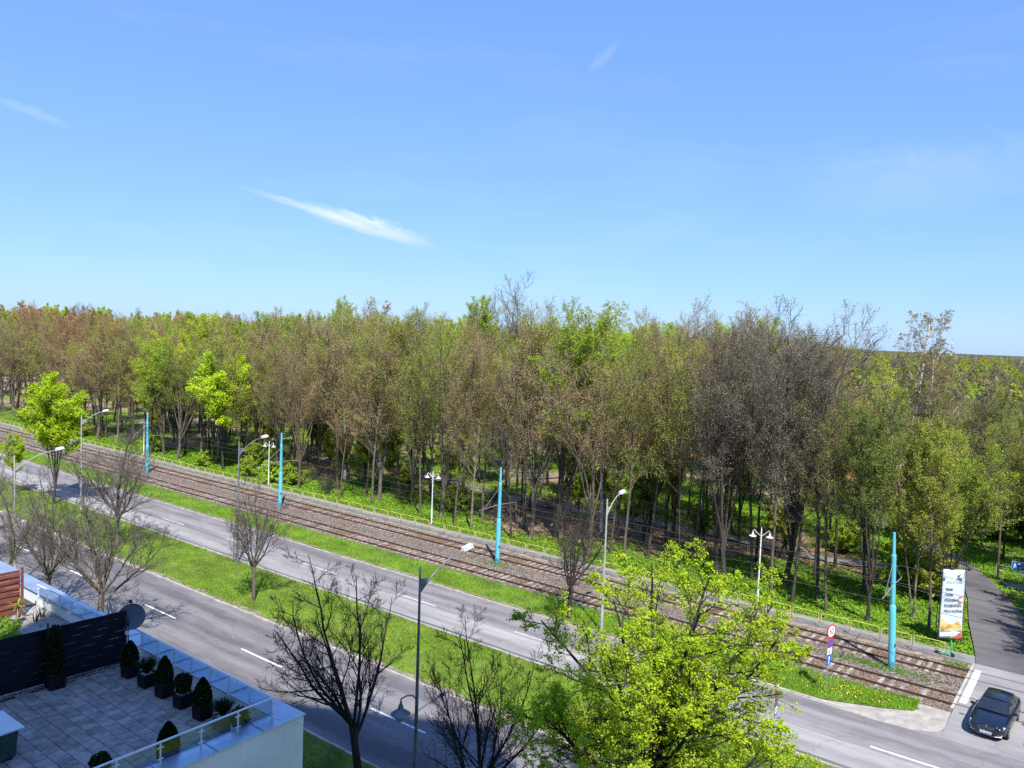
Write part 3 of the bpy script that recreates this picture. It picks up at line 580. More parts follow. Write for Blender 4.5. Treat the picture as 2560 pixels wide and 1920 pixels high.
def make_tree(seed, H, kind, leafy):
    """returns dict of meshes: trunk, branches, foliage (unit: metres)"""
    g = np.random.default_rng(seed); tr = []
    if kind == 'slender':        # straight grown wood tree, bare lower stem, airy crown
        P, Rd = stem(g, H * 0.95, 0.025, 11, H * 0.0070, wob=0.03, end=0.2); Ls = np.array([H])
        L1 = grow(g, P, Rd, Ls, 27, 0.33, 0.98, 0.45, 0.95, 0.27, 7, 0.60, 0.09, rr=0.50, taper=0.30, rmin=0.024)
        L2 = grow(g, *L1, 8, 0.12, 0.98, 0.35, 0.8, 0.50, 5, 0.55, 0.11, rmin=0.017)
        L3 = grow(g, *L2, 8, 0.10, 1.0, 0.35, 0.9, 0.58, 4, 0.45, 0.13, rmin=0.0105); L4 = L3
    elif kind == 'vase':         # several dark leaders from low down, rounded twiggy crown
        P0, R0 = stem(g, H * 0.17, 0.05, 5, H * 0.0098, end=0.8)
        nl = 6; Ps, Rs = [], []
        for k in range(nl):
            a = k * 2.39996 + g.normal(0, 0.25); sp = g.uniform(0.05, 0.30)
            p, r = stem(g, H * g.uniform(0.62, 0.80), K=11, r=H * g.uniform(0.0042, 0.0062), base=P0[0, -1 if k % 2 else -2], d0=(math.cos(a) * sp, math.sin(a) * sp, 1), wob=0.05, end=0.2); Ps.append(p[0]); Rs.append(r[0])
        P = np.array(Ps); Rd = np.array(Rs); tr.append(tubes(P0, R0, 8)); Ls = np.full(nl, H * 0.70)
        L1 = grow(g, P, Rd, Ls, 9, 0.30, 0.98, 0.45, 0.95, 0.33, 6, 0.50, 0.10, rr=0.55, taper=0.35, rmin=0.024)
        L2 = grow(g, *L1, 6, 0.15, 0.98, 0.35, 0.8, 0.52, 5, 0.5, 0.11, rmin=0.017)
        L3 = grow(g, *L2, 7, 0.10, 1.0, 0.35, 0.9, 0.60, 4, 0.4, 0.13, rmin=0.0105); L4 = L3
    elif kind == 'far':          # the same habit, drawn coarser for the distance
        P, Rd = stem(g, H * 0.93, 0.03, 7, H * 0.010, wob=0.03); Ls = np.array([H])
        L1 = grow(g, P, Rd, Ls, 16, 0.25, 0.98, 0.45, 0.95, 0.30, 5, 0.7, 0.09, rr=0.5, taper=0.45, rmin=0.04)
        L2 = grow(g, *L1, 5, 0.15, 0.98, 0.4, 0.9, 0.52, 4, 0.5, 0.11, rmin=0.03)
        L3 = grow(g, *L2, 5, 0.10, 1.0, 0.35, 0.9, 0.60, 3, 0.4, 0.12, rmin=0.02); L4 = L3
    elif kind == 'birch':        # tall white stem, fine hanging twigs
        P, Rd = stem(g, H * 0.97, 0.03, 11, H * 0.0080, wob=0.025); Ls = np.array([H])
        L1 = grow(g, P, Rd, Ls, 26, 0.36, 0.98, 0.45, 0.85, 0.24, 6, 0.5, 0.06, rr=0.38, taper=0.55)
        L2 = grow(g, *L1, 6, 0.2, 0.98, 0.4, 0.8, 0.5, 5, 0.1, 0.08)
        L3 = grow(g, *L2, 5, 0.2, 0.98, 0.4, 0.9, 0.65, 5, -0.9, 0.06)
        L4 = grow(g, *L3, 4, 0.2, 1.0, 0.3, 0.7, 0.6, 3, -1.2, 0.04, rmin=0.007)
    elif kind == 'street':       # open-grown bare street tree seen near by
        P0, R0 = stem(g, H * 0.24, 0.03, 5, H * 0.017, end=0.8)
        nl = 8; Ps, Rs = [], []
        for k in range(nl):
            a = k * 2.39996 + g.normal(0, 0.3); sp = g.uniform(0.45, 1.25) if k > 1 else 0.15
            p, r = stem(g, H * (g.uniform(0.44, 0.62) if k > 1 else 0.72), K=10, r=H * 0.0075, base=P0[0, -1 if k % 3 else -2], d0=(math.cos(a) * sp, math.sin(a) * sp, 1), wob=0.085, end=0.14); Ps.append(p[0]); Rs.append(r[0])
        P = np.array(Ps); Rd = np.array(Rs); tr.append(tubes(P0, R0, 10)); Ls = np.full(nl, H * 0.56)
        L1 = grow(g, P, Rd, Ls, 9, 0.12, 0.97, 0.5, 1.0, 0.44, 7, 0.35, 0.11, rr=0.58, taper=0.5, rmin=0.009)
        L2 = grow(g, *L1, 6, 0.15, 0.98, 0.45, 0.95, 0.52, 6, 0.35, 0.13, rmin=0.010)
        L3 = grow(g, *L2, 6, 0.12, 0.98, 0.4, 0.95, 0.54, 4, 0.35, 0.14, rmin=0.008)
        L4 = grow(g, *L3, 3, 0.15, 1.0, 0.4, 0.9, 0.62, 3, 0.25, 0.12, rmin=0.006)
    elif kind == 'bush':
        nl = 11; Ps, Rs = [], []
        for k in range(nl):
            a = g.random() * 6.28; sp = g.uniform(0.2, 1.1)
            p, r = stem(g, H * g.uniform(0.6, 1.0), K=6, r=0.03, d0=(math.cos(a) * sp, math.sin(a) * sp, 1), wob=0.09, end=0.3, base=(g.normal(0, 0.1), g.normal(0, 0.1), 0)); Ps.append(p[0]); Rs.append(r[0])
        P = np.array(Ps); Rd = np.array(Rs); Ls = np.full(nl, H * 0.8)
        L1 = grow(g, P, Rd, Ls, 6, 0.15, 0.97, 0.5, 1.1, 0.45, 5, 0.3, 0.12)
        L2 = grow(g, *L1, 5, 0.1, 0.98, 0.5, 1.1, 0.5, 4, 0.2, 0.14)
        L3 = grow(g, *L2, 4, 0.1, 0.98, 0.4, 1.0, 0.5, 3, 0.2, 0.1, rmin=0.007); L4 = L3
    elif kind == 'maple':        # wide leafing crown on arching limbs
        P0, R0 = stem(g, H * 0.52, 0.01, 8, 0.19, end=0.7, wob=0.02)
        nl = 19; Ps, Rs = [], []
        for k in range(nl):
            a = k * 2.39996 + g.normal(0, 0.2); sp = g.uniform(0.5, 1.3) if k > 5 else 0.25 + 0.07 * k
            p, r = stem(g, H * (g.uniform(0.34, 0.45) if k > 5 else 0.46), K=10, r=0.095, base=P0[0, [-1, -2, -1, -1, -2, -1, -5, -2, -3, -4, -5, -3, -4, -1, -1, -2, -2, -3, -5][k]], d0=(math.cos(a) * sp, math.sin(a) * sp, 1 if k < 4 else 0.7), wob=0.06, end=0.2); Ps.append(p[0]); Rs.append(r[0])
        P = np.array(Ps); Rd = np.array(Rs); tr.append(tubes(P0, R0, 10)); Ls = np.full(nl, H * 0.44)
        L1 = grow(g, P, Rd, Ls, 9, 0.10, 0.97, 0.55, 1.1, 0.46, 7, 0.25, 0.09, rr=0.6, taper=0.45, rmin=0.014)
        L2 = grow(g, *L1, 8, 0.12, 0.98, 0.5, 1.0, 0.50, 6, 0.25, 0.12, rmin=0.010)
        L3 = grow(g, *L2, 6, 0.12, 1.0, 0.4, 0.95, 0.5, 3, 0.25, 0.13, rmin=0.007); L4 = L3
    ks = 3
    tr.append(tubes(P, Rd, 8)); tr.append(tubes(*L1[:2], 6 if kind in ('street', 'maple') else 5))
    br = [tubes(*L2[:2], 4 if kind in ('street', 'maple') else 3), tubes(*L3[:2], 3)]
    if L4 is not L3: br.append(tubes(*L4[:2], 3))
    out = {'trunk': mesh_np('trunk', *[(lambda a: (a[0], [a[1]]))(join(tr))][0]), 'branches': mesh_np('branches', *[(lambda a: (a[0], [a[1]]))(join(br))][0])}
    for k in out: out[k].polygons.foreach_set('use_smooth', [True] * len(out[k].polygons))
    if leafy:
        per, size, aspect, flat = leafy
        C = on_lines(g, L4[0], per, 0.15, 0.13 if kind in ('slender', 'vase', 'far') else 0.05)
        if kind == 'maple':
            ends = L3[0][:, -1]; mids = L3[0][g.random(len(L3[0])) < 0.45, 1]; E_ = np.concatenate([ends, mids])
            C = (E_[:, None] + g.normal(0, 1, (len(E_), 9, 3)) * np.array([0.058, 0.058, 0.034])).reshape(-1, 3)
        out['foliage'] = mesh_np('foliage', *[(lambda a: (a[0], [a[1]]))(cards(g, C, size, flat, aspect))][0])
    out['trunk'].materials.append(M['birch'] if kind == 'birch' else M['bark'])
    out['branches'].materials.append(M['twig'])
    if 'foliage' in out: out['foliage'].materials.append(M['leaf'])
    out['H'] = H
    return out

PROTO = {}
def proto(key):
    if key in PROTO: return PROTO[key]
    spec = {
        'slender_a': (11, 20, 'slender', (5, 0.066, 1.5, 0.3)), 'slender_b': (12, 20, 'slender', (5, 0.066, 1.5, 0.3)), 'slender_c': (13, 20, 'slender', (6, 0.066, 1.5, 0.3)), 'slender_d': (14, 20, 'slender', (7, 0.06, 1.5, 0.3)),
        'vase_a': (21, 20, 'vase', (4, 0.066, 1.5, 0.3)), 'vase_b': (22, 20, 'vase', (4, 0.066, 1.5, 0.3)), 'vase_c': (23, 20, 'vase', (6, 0.06, 1.5, 0.3)), 'vase_d': (24, 20, 'vase', (5, 0.066, 1.5, 0.3)),
        'leafy_a': (31, 20, 'vase', (11, 0.10, 1.5, 0.5)), 'leafy_b': (32, 20, 'slender', (12, 0.10, 1.5, 0.5)), 'leafy_c': (33, 20, 'vase', (8, 0.10, 1.5, 0.5)),
        'far_a': (81, 20, 'far', (9, 0.20, 1.4, 0.4)), 'far_b': (82, 20, 'far', (11, 0.22, 1.4, 0.4)), 'far_c': (83, 20, 'far', (8, 0.20, 1.4, 0.4)),
        'birch_a': (41, 23, 'birch', (5, 0.065, 1.5, 0.0)), 'birch_b': (42, 23, 'birch', (4, 0.062, 1.5, 0.0)),
        'street_a': (51, 10, 'street', None), 'street_b': (52, 10, 'street', None), 'street_c': (53, 10, 'street', None),
        'bush_a': (61, 2.6, 'bush', (6, 0.09, 1.5, 0.5)), 'bush_b': (62, 2.6, 'bush', None),
        'maple': (71, 13.0, 'maple', (0, 0.057, 1.25, 0.9)), 'lime': (72, 12.5, 'vase', (17, 0.105, 1.3, 0.8)),
    }[key]
    PROTO[key] = make_tree(*spec); return PROTO[key]

BARK = {'grey': (0.125, 0.108, 0.09), 'dark': (0.062, 0.054, 0.047), 'brown': (0.115, 0.09, 0.066), 'pale': (0.20, 0.172, 0.135), 'black': (0.035, 0.031, 0.03)}
LEAFC = {'brown': (0.48, 0.345, 0.215), 'russet': (0.50, 0.28, 0.165), 'grey': (0.28, 0.225, 0.195), 'olive': (0.47, 0.45, 0.10), 'green': (0.37, 0.44, 0.065),
         'lime': (0.50, 0.58, 0.045), 'yellow': (0.50, 0.50, 0.06), 'bronze': (0.38, 0.28, 0.17), 'fresh': (0.42, 0.52, 0.07), 'moss': (0.21, 0.235, 0.07)}
def plant_tree(name, key, x, y, H, leaf, bark, label, cat='tree', group=None, rz=None, lean=None, wide=1.0, z=None):
    P = proto(key); s = H / P['H']; sx = s * wide
    t = thing(name, (x, y, float(floor_z(x, y)) - 0.05 if z is None else z), label, cat, group, rz if rz is not None else rng.random() * 6.28)
    t.scale = (sx, sx, s)
    if lean: t.rotation_euler.x, t.rotation_euler.y = lean
    o = link('trunk', P['trunk'], t); b = BARK[bark]; o.color = (*b, 1)
    o = link('branches', P['branches'], t)
    tw = tuple(c * 0.45 for c in LEAFC[leaf]) if leaf in ('brown', 'russet', 'grey') else ((0.15, 0.125, 0.08) if bark != 'black' else BARK['black'])
    if key.startswith('birch'): tw = BARK['brown']
    if leaf == 'none': tw = b
    o.color = (*[c * 0.95 for c in tw], 1)
    if 'foliage' in P and leaf != 'none':
        o = link('foliage', P['foliage'], t); o.color = (*LEAFC[leaf], 1)
    return t
LEAFC['none'] = (0, 0, 0)

# --- trees between and beside the carriageways
plant_tree('street_tree', 'street_a', -25.4, 23.3, 10.8, 'none', 'black', 'spreading bare black tree beside the grey lamp post with hanging globe', rz=0.0, z=0.1, wide=1.0, lean=(R(5.0), R(-6.5)))
plant_tree('street_tree', 'street_b', -18.6, 23.4, 9.6, 'none', 'black', 'bare dark many-stemmed tree just left of the big lime green maple', rz=2.0, z=0.1, wide=0.85)
plant_tree('maple_tree', 'maple', -11.4, 23.4, 12.7, 'lime', 'black', 'large maple bursting into yellow-green leaf in the foreground', rz=1.1, z=0.1, wide=1.06)
plant_tree('street_tree', 'street_c', -49.7, 23.6, 11.6, 'none', 'grey', 'pale bare tree rising behind the satellite dish', rz=0.3, z=0.1)
plant_tree('street_tree', 'street_b', -56.6, 23.4, 10.4, 'none', 'grey', 'bare forked tree behind the left glass railing', rz=1.2, z=0.1)
plant_tree('street_tree', 'street_a', -62.3, 23.2, 9.0, 'none', 'pale', 'small bare tree at the foot of the far left kerbside lamp', rz=2.7, z=0.1)
plant_tree('street_tree', 'street_c', -71.0, 23.6, 11.5, 'none', 'pale', 'bare tree at the left picture edge above the red fence', rz=4.2, z=0.1)
plant_tree('median_tree', 'street_b', -69.3, 34.2, 12.0, 'none', 'grey', 'thick-trunked bare tree forking low on the median at left', rz=5.0, z=0.08)
plant_tree('median_tree', 'street_c', -48.8, 34.0, 10.2, 'none', 'grey', 'slim bare tree standing on the median near the centre-left lamp', rz=2.2, z=0.08, wide=0.8)
plant_tree('verge_tree', 'street_a', -30.0, 46.9, 10.0, 'none', 'dark', 'bare tree on the grass strip beside the tram tracks', rz=3.3, z=0.08, wide=0.9)
plant_tree('leafing_tree', 'lime', -89.4, 37.4, 13.2, 'lime', 'dark', 'round yellow-green leafing tree on the median at far left', rz=2.9, z=0.08, wide=1.15)
plant_tree('leafing_tree', 'lime', -97.5, 36.6, 6.4, 'lime', 'dark', 'low leafing tree at the left edge under the taller leafing tree', rz=2.4, z=0.08)
plant_tree('median_tree', 'street_a', 0.9, 38.0, 8.5, 'none', 'dark', 'bare tree just past the right edge whose shadow crosses the road', rz=1.0, z=0.08)

# --- the front row of the wood, left to right (x, y, height, shape, leaf, bark)
FRONT = [(-182.0, 66.5, 19.5, 'vase_a', 'brown', 'grey'), (-172.3, 65.0, 20.5, 'vase_b', 'brown', 'grey'), (-160, 64.5, 18.5, 'vase_a', 'olive', 'grey'), (-150, 64, 18.8, 'slender_a', 'brown', 'grey'),
         (-141, 63.5, 15.0, 'leafy_a', 'olive', 'grey'), (-133.6, 62.6, 17.5, 'vase_b', 'brown', 'grey'), (-127.6, 63.0, 17.0, 'slender_b', 'olive', 'pale'), (-118, 63.5, 15.5, 'leafy_b', 'olive', 'grey'),
         (-112.3, 62.3, 16.5, 'leafy_a', 'green', 'grey'), (-108.0, 62.0, 17.0, 'vase_a', 'green', 'grey'), (-103.0, 65.4, 15.5, 'lime', 'fresh', 'pale'), (-97.0, 62.4, 15.0, 'lime', 'lime', 'dark'),
         (-92.6, 62.6, 15.0, 'slender_c', 'olive', 'dark'), (-86.0, 63.2, 17.5, 'vase_b', 'brown', 'grey'), (-79.6, 61.6, 18.3, 'vase_a', 'brown', 'brown'), (-78.7, 68.2, 23.0, 'birch_a', 'fresh', 'grey'),
         (-71.8, 61.6, 15.2, 'slender_a', 'brown', 'brown'), (-71.1, 64.9, 19.0, 'slender_b', 'olive', 'brown'), (-67.0, 66.5, 19.5, 'slender_c', 'olive', 'brown'), (-63.0, 64.7, 18.0, 'vase_b', 'olive', 'grey'),
         (-59.5, 62.2, 17.5, 'slender_b', 'olive', 'grey'), (-54.0, 61.7, 18.5, 'slender_c', 'brown', 'grey'), (-51.5, 61.4, 16.5, 'slender_a', 'olive', 'pale'), (-53.4, 65.5, 19.5, 'slender_b', 'brown', 'pale'),
         (-50.0, 66.9, 20.0, 'slender_a', 'brown', 'grey'), (-46.6, 61.6, 15.5, 'slender_c', 'grey', 'dark'), (-45.2, 63.0, 18.5, 'vase_a', 'brown', 'grey'), (-41.4, 70.1, 22.5, 'birch_b', 'olive', 'grey'),
         (-37.9, 61.9, 19.0, 'vase_b', 'brown', 'grey'), (-34.6, 62.8, 18.6, 'slender_b', 'olive', 'grey'), (-40.4, 74.6, 20.0, 'slender_c', 'olive', 'pale'), (-36.6, 71.2, 19.5, 'vase_a', 'olive', 'dark'),
         (-33.6, 69.0, 19.5, 'slender_a', 'olive', 'dark'), (-31.7, 72.0, 20.5, 'slender_b', 'brown', 'grey'), (-28.5, 69.9, 20.0, 'slender_c', 'grey', 'dark'), (-26.6, 64.5, 19.0, 'vase_b', 'grey', 'dark'),
         (-23.9, 65.7, 20.5, 'slender_a', 'grey', 'dark'), (-20.8, 61.6, 19.5, 'slender_b', 'grey', 'grey'), (-21.3, 66.2, 22.0, 'vase_a', 'grey', 'dark'), (-19.3, 61.9, 18.5, 'slender_c', 'grey', 'dark'),
         (-18.0, 64.0, 19.5, 'slender_a', 'grey', 'dark'), (-16.7, 61.9, 15.0, 'slender_b', 'olive', 'grey'), (-13.7, 61.8, 15.6, 'leafy_a', 'moss', 'dark'), (-14.9, 78.0, 23.0, 'birch_b', 'bronze', 'grey'),
         (-12.1, 68.2, 12.5, 'slender_c', 'olive', 'grey'), (-11.3, 65.0, 13.0, 'leafy_b', 'moss', 'pale'), (-9.9, 63.0, 14.0, 'leafy_b', 'olive', 'grey'), (-7.7, 81.6, 13.5, 'slender_a', 'olive', 'grey'), (-6.6, 94.2, 14.5, 'slender_b', 'grey', 'dark')]
FRONT.sort(key=lambda t: t[0] / t[1])
ordn = ['leftmost', 'second', 'third', 'fourth', 'fifth', 'sixth', 'seventh', 'eighth', 'ninth', 'tenth', 'eleventh', 'twelfth', 'thirteenth', 'fourteenth', 'fifteenth', 'sixteenth', 'seventeenth', 'eighteenth', 'nineteenth', 'twentieth']
tens = {20: 'twenty', 30: 'thirty', 40: 'forty'}
def ordinal(i):
    if i < 20: return ordn[i]
    n_ = i + 1; t_ = n_ // 10 * 10; u_ = n_ % 10
    return {20: 'twentieth', 30: 'thirtieth', 40: 'fortieth'}[t_] if u_ == 0 else tens[t_] + '-' + ['', 'first', 'second', 'third', 'fourth', 'fifth', 'sixth', 'seventh', 'eighth', 'ninth'][u_]
look = {'brown': 'brown budding tree', 'grey': 'dark bare tree', 'olive': 'olive green budding tree', 'green': 'green leafing tree', 'lime': 'bright yellow-green tree', 'fresh': 'fresh green tree', 'bronze': 'bronze-tinged tree', 'moss': 'moss green leafing tree'}
taken = []
special = {(-78.7, 68.2): 'tall birch with leaning white trunk and fresh green top, left of centre', (-41.4, 70.1): 'slender birch with white trunk right of centre, olive top above the wood',
           (-14.9, 78.0): 'tall bronze birch with pale trunk standing alone above the right skyline', (-97.0, 62.4): 'vivid yellow-green leafing tree at the wood edge behind the railing, left',
           (-13.7, 61.8): 'dark-trunked green leafing tree behind the rightmost teal pole', (-9.9, 63.0): 'leafing tree directly left of the tall white banner', (-7.7, 81.6): 'tree with twin grey trunk left of the small blue zone sign',
           (-37.9, 61.9): 'stout grey trunk rising just left of the middle street lamp', (-34.6, 62.8): 'straight bare grey trunk right behind the middle street lamp head'}
NM = {'birch': 'birch_tree', 'leafy': 'leafing_tree', 'lime': 'leafing_tree', 'slend': 'wood_tree', 'vase_': 'wood_tree'}
for i, (x, y, H, key, leaf, bark) in enumerate(FRONT):
    lab = special.get((x, y)) or f'{look[leaf]}, {ordinal(i)} from the left along the front of the wood'
    lean = (R(-3.0), R(-4.0)) if (x, y) == (-78.7, 68.2) else (R(rng.normal(0, 1.2)), R(rng.normal(0, 1.2)))
    plant_tree(NM[key[:5]], key, x, y, H, leaf, bark, lab, group='front row of the wood', lean=lean, wide=(1.0 if key[0] != 'v' else 1.1) * (1.25 if x < -95 else 1.0), rz=0.0 if (x, y) == (-78.7, 68.2) else None)
    taken.append((x, y))
plant_tree('birch_tree', 'birch_a', -14.0, 79.2, 20.0, 'bronze', 'grey', 'second bronze birch stem beside the tall one on the right skyline', group='birches on the right', lean=(R(2), R(-4)))
# trees right of the frame that shade the side road
for x, y, H in ((1.8, 59.2, 12), (4.2, 60.5, 14), (0.9, 62.6, 11), (3.2, 65.0, 13), (0.0, 66.6, 10), (2.0, 69.5, 13), (-0.6, 72.0, 11), (1.6, 75.0, 13), (5.5, 64.0, 15), (-1.6, 77.2, 10), (3.0, 81.0, 14), (-3.0, 85.5, 13)):
    plant_tree('wood_tree', ['leafy_a', 'leafy_c', 'leafy_a'][int(x * 10) % 3], x, y, H, 'moss', 'dark', 'roadside tree right of the side road, casting shade over it', group='trees right of the side road')

for x, y, H, key, lab in ((-6.2, 88.5, 16, 'leafy_c', 'moss green tree leaning over the bend of the side road'), (-4.4, 84.0, 13.5, 'leafy_a', 'dense moss green tree at the right edge beside the tube fence'), (-10.6, 95.0, 15.5, 'slender_d', 'slim moss green tree at the end of the side road'),
        (-14.0, 88.0, 14.5, 'leafy_b', 'moss green tree inside the bend of the side road'), (-5.5, 101.0, 16, 'leafy_c', 'tall moss green tree farther back at the right edge'), (-1.8, 93.0, 15, 'leafy_a', 'moss green tree half cut by the right picture edge')):
    plant_tree('leafing_tree', key, x, y, H, 'moss', 'dark', lab)
# --- the wood behind: single trees as far as they can be told apart, then one mass
def az_px(x, y):
    f = -0.60786 * x + 0.79405 * y; r = 0.79405 * x + 0.60786 * y
    return r / max(f, 1e-3)
def path_clear(x, y):
    if -160 < x < -9:
        px = [-150, -125, -100, -84, -72, -60, -52, -45.6, -38, -32, -27, -23, -19, -14, -10.5]; py = [112, 100, 90.5, 83, 78.6, 77, 76.4, 76.8, 77.9, 78.1, 77.2, 76.6, 77, 79.6, 80.4]
        if abs(y - float(np.interp(x, px, py))) < 1.9: return False
    if y < 112 and y > 58:
        lx = float(np.interp(y, [p[1] for p in le], [p[0] for p in le])); rx = float(np.interp(y, [p[1] for p in re_], [p[0] for p in re_]))
        if lx - 1.4 < x < rx + 1.2: return False
    if 122 < y < 162 and -104 < x < -20: return False
    return True
g2 = np.random.default_rng(77); cand = []
def try_add(x, y, gap):
    if not path_clear(x, y): return
    for a, b in taken:
        if (a - x) ** 2 + (b - y) ** 2 < gap * gap: return
    taken.append((x, y)); cand.append((x, y))
for _ in range(1500):
    y = g2.uniform(61.5, 80); x = g2.uniform(-150, -9)
    if len(cand) < 105: try_add(x, y, 2.3)
tries = 0
while len(cand) < 610 and tries < 60000:
    tries += 1
    y = 64.5 + 150 * g2.random() ** 1.35; x = g2.uniform(-2.85 * y, -0.02 * y)
    u = az_px(x, y)
    if u < -0.72 or u > 0.70: continue
    glade = (x + 44) ** 2 / 22.0 ** 2 + (y - 93) ** 2 / 9.0 ** 2 < 1 and g2.random() < 0.75
    if glade: continue
    gap = 4.1 + (y - 64) * 0.022 + abs(x) * 0.006
    try_add(x, y, gap)
cand.sort(key=lambda p: p[0] ** 2 + p[1] ** 2)
def tree_height(u, y):
    """how tall the wood grows, by direction: lower at the far right, tallest in the middle"""
    base = float(np.interp(u, [-0.7, -0.45, -0.30, -0.10, 0.1, 0.30, 0.42, 0.50, 0.70], [21.0, 19.8, 20.0, 21.2, 21.6, 21.0, 19.8, 14.5, 13.6]))
    return base * (g2.uniform(0.70, 1.03) if y < 90 else g2.uniform(0.82, 1.08)) * (1.0 if g2.random() < 0.9 else 1.08)
def pick(u, x, y):
    r = g2.random(); n_ = float(vnoise(x, y, 16.0, 31))
    inner = min(max((y - 72) / 25.0, 0), 1)
    if g2.random() < (0.45 if u > -0.35 else 0.22) * inner and u < 0.30: return ['green', 'olive', 'yellow', 'fresh'][int(g2.integers(0, 4))]
    if u > 0.28: tbl = (('grey', .42), ('olive', .24), ('brown', .20), ('green', .14))
    elif u > 0.0: tbl = (('brown', .40), ('olive', .34), ('grey', .10), ('green', .10), ('russet', .06))
    elif u > -0.35: tbl = (('olive', .34), ('brown', .32), ('green', .20), ('russet', .08), ('yellow', .06))
    else: tbl = (('brown', .42), ('olive', .20), ('russet', .22), ('green', .08), ('yellow', .08))
    r = (r * 0.6 + n_ * 0.55) % 1.0; acc = 0
    for k, w in tbl:
        acc += w
        if r < acc: return k
    return tbl[0][0]
shapes = ['slender_a', 'slender_b', 'slender_c', 'slender_d', 'slender_a', 'vase_b', 'vase_c', 'vase_d']
lab_in = {'brown': 'brown budding tree deep in the wood', 'grey': 'dark grey bare tree deep in the wood on the right', 'olive': 'olive green budding tree deep in the wood', 'green': 'green leafing tree deep in the wood', 'russet': 'russet-tinged tree deep in the wood', 'yellow': 'yellow-green tree deep in the wood', 'fresh': 'fresh green tree deep in the wood'}
NSINGLE = 330
far_pts = []
for i, (x, y) in enumerate(cand):
    u = az_px(x, y); H = tree_height(u, y); leaf = pick(u, x, y)
    key = shapes[int(g2.integers(0, 8))] if leaf in ('brown', 'grey', 'olive', 'russet') else ['leafy_a', 'leafy_b', 'leafy_c'][int(g2.integers(0, 3))]
    if i < NSINGLE:
        plant_tree('wood_tree', key, x, y, H, leaf, 'dark' if u > 0.25 else ['grey', 'brown', 'dark'][int(g2.integers(0, 3))], lab_in[leaf], group=f'{leaf} trees inside the wood', wide=g2.uniform(0.8, 1.3), lean=(R(g2.normal(0, 1.5)), R(g2.normal(0, 1.5))))
    else: far_pts.append((x, y, H, leaf))
# named tall trees that break the skyline
for x, y, H, key, leaf, bark, lab in ((-70.0, 92.0, 27.0, 'vase_a', 'grey', 'grey', 'tall bare tree with fanned branches breaking the skyline at centre'), (-54.5, 92.5, 24.5, 'birch_b', 'olive', 'grey', 'tall green-topped birch breaking the skyline right of centre'),
        (-215, 96, 24.0, 'vase_b', 'grey', 'grey', 'tall bare tree on the skyline at the left edge'), (-105, 96, 24.5, 'birch_a', 'russet', 'grey', 'orange-brown birch crown on the skyline at left'), (-122, 104, 23.2, 'leafy_b', 'olive', 'dark', 'pointed olive crown standing above the left skyline'),
        (-31.5, 79.8, 22.5, 'vase_b', 'grey', 'dark', 'tall dark bare tree on the right skyline'), (-24.0, 73.5, 22.6, 'vase_a', 'grey', 'dark', 'dark bare crown with wind-swept top right of the middle'), (-92, 110, 24.5, 'leafy_b', 'green', 'grey', 'green crown on the skyline left of the tall bare tree'),
        (-26, 150, 20.0, 'birch_a', 'bronze', 'grey', 'small bronze birch on the far right skyline')):
    plant_tree('skyline_tree', key, x, y, H, leaf, bark, lab)

# the far wood, which reads as one mass
for k in range(1100):
    d = 190 + 620 * g2.random() ** 1.3; u = g2.uniform(-0.70, 0.70)
    if k > 620: u = g2.uniform(0.36, 0.72); d = 100 + 1150 * g2.random() ** 1.2
    
    a = YAW + math.pi / 2 - math.atan(u); x, y = d * math.cos(a), d * math.sin(a)
    if y < 70 or not path_clear(x, y): continue
    far_pts.append((x, y, float(np.interp(u, [-0.7, 0.3, 0.48, 0.7], [20.0, 20.5, 15.5, 15.0])) * g2.uniform(0.85, 1.1), pick(u, x, y)))
fc = bpy.data.collections.new('far_tree_kinds')
kinds = []
def solid_leaf(name, c):
    m = M['leaf'].copy(); m.name = name; n, l = m.node_tree.nodes, m.node_tree.links
    for nd in n:
        if nd.type == 'MIX': 
            for lk in list(nd.inputs['A'].links if nd.inputs['A'].is_linked else []): l.remove(lk)
            for s in nd.inputs:
                if s.name == 'A' and s.type == 'RGBA':
                    for lk in list(s.links): l.remove(lk)
                    s.default_value = lin(c)
    return m
for leaf, key in (('brown', 'far_a'), ('olive', 'far_b'), ('green', 'far_b'), ('grey', 'far_c'), ('russet', 'far_c'), ('yellow', 'far_b'), ('fresh', 'far_a')):
    P = proto(key); Vs, Fs, o_, mi = [], [], 0, []
    for j, part in enumerate(('trunk', 'branches', 'foliage')):
        m_ = P[part]; v = np.empty(len(m_.vertices) * 3, np.float32); m_.vertices.foreach_get('co', v); f = np.empty(len(m_.loops), np.int32); m_.loops.foreach_get('vertex_index', f)
        Vs.append(v.reshape(-1, 3)); Fs.append(f.reshape(-1, 4) + o_); o_ += len(v) // 3; mi += [0 if j < 2 else 1] * (len(f) // 4)
    mj = mesh_np('far_' + leaf, np.concatenate(Vs) / 20.0, [np.concatenate(Fs)])
    tb = tuple(c * 0.7 for c in LEAFC[leaf]) if leaf in ('brown', 'russet', 'grey') else BARK['brown']
    mj.materials.append(surf('far_bark_' + leaf, tuple(c * 0.7 for c in tb), tuple(c * 0.95 for c in tb), scale=1, rough=0.95, spec=0.1)); mj.materials.append(solid_leaf('far_leaf_' + leaf, LEAFC[leaf]))
    mj.polygons.foreach_set('material_index', np.array(mi, np.int32))
    ob = bpy.data.objects.new('%d_%s' % (len(kinds), leaf), mj); fc.objects.link(ob); kinds.append(leaf)
pm = bpy.data.meshes.new('far_wood'); pm.from_pydata([(x, y, -0.2) for x, y, H, l_ in far_pts], [], [])
a_ = pm.attributes.new('kind_index', 'INT', 'POINT'); a_.data.foreach_set('value', np.array([kinds.index(p[3]) for p in far_pts], np.int32))
a_ = pm.attributes.new('size', 'FLOAT', 'POINT'); a_.data.foreach_set('value', np.array([p[2] for p in far_pts], np.float32))
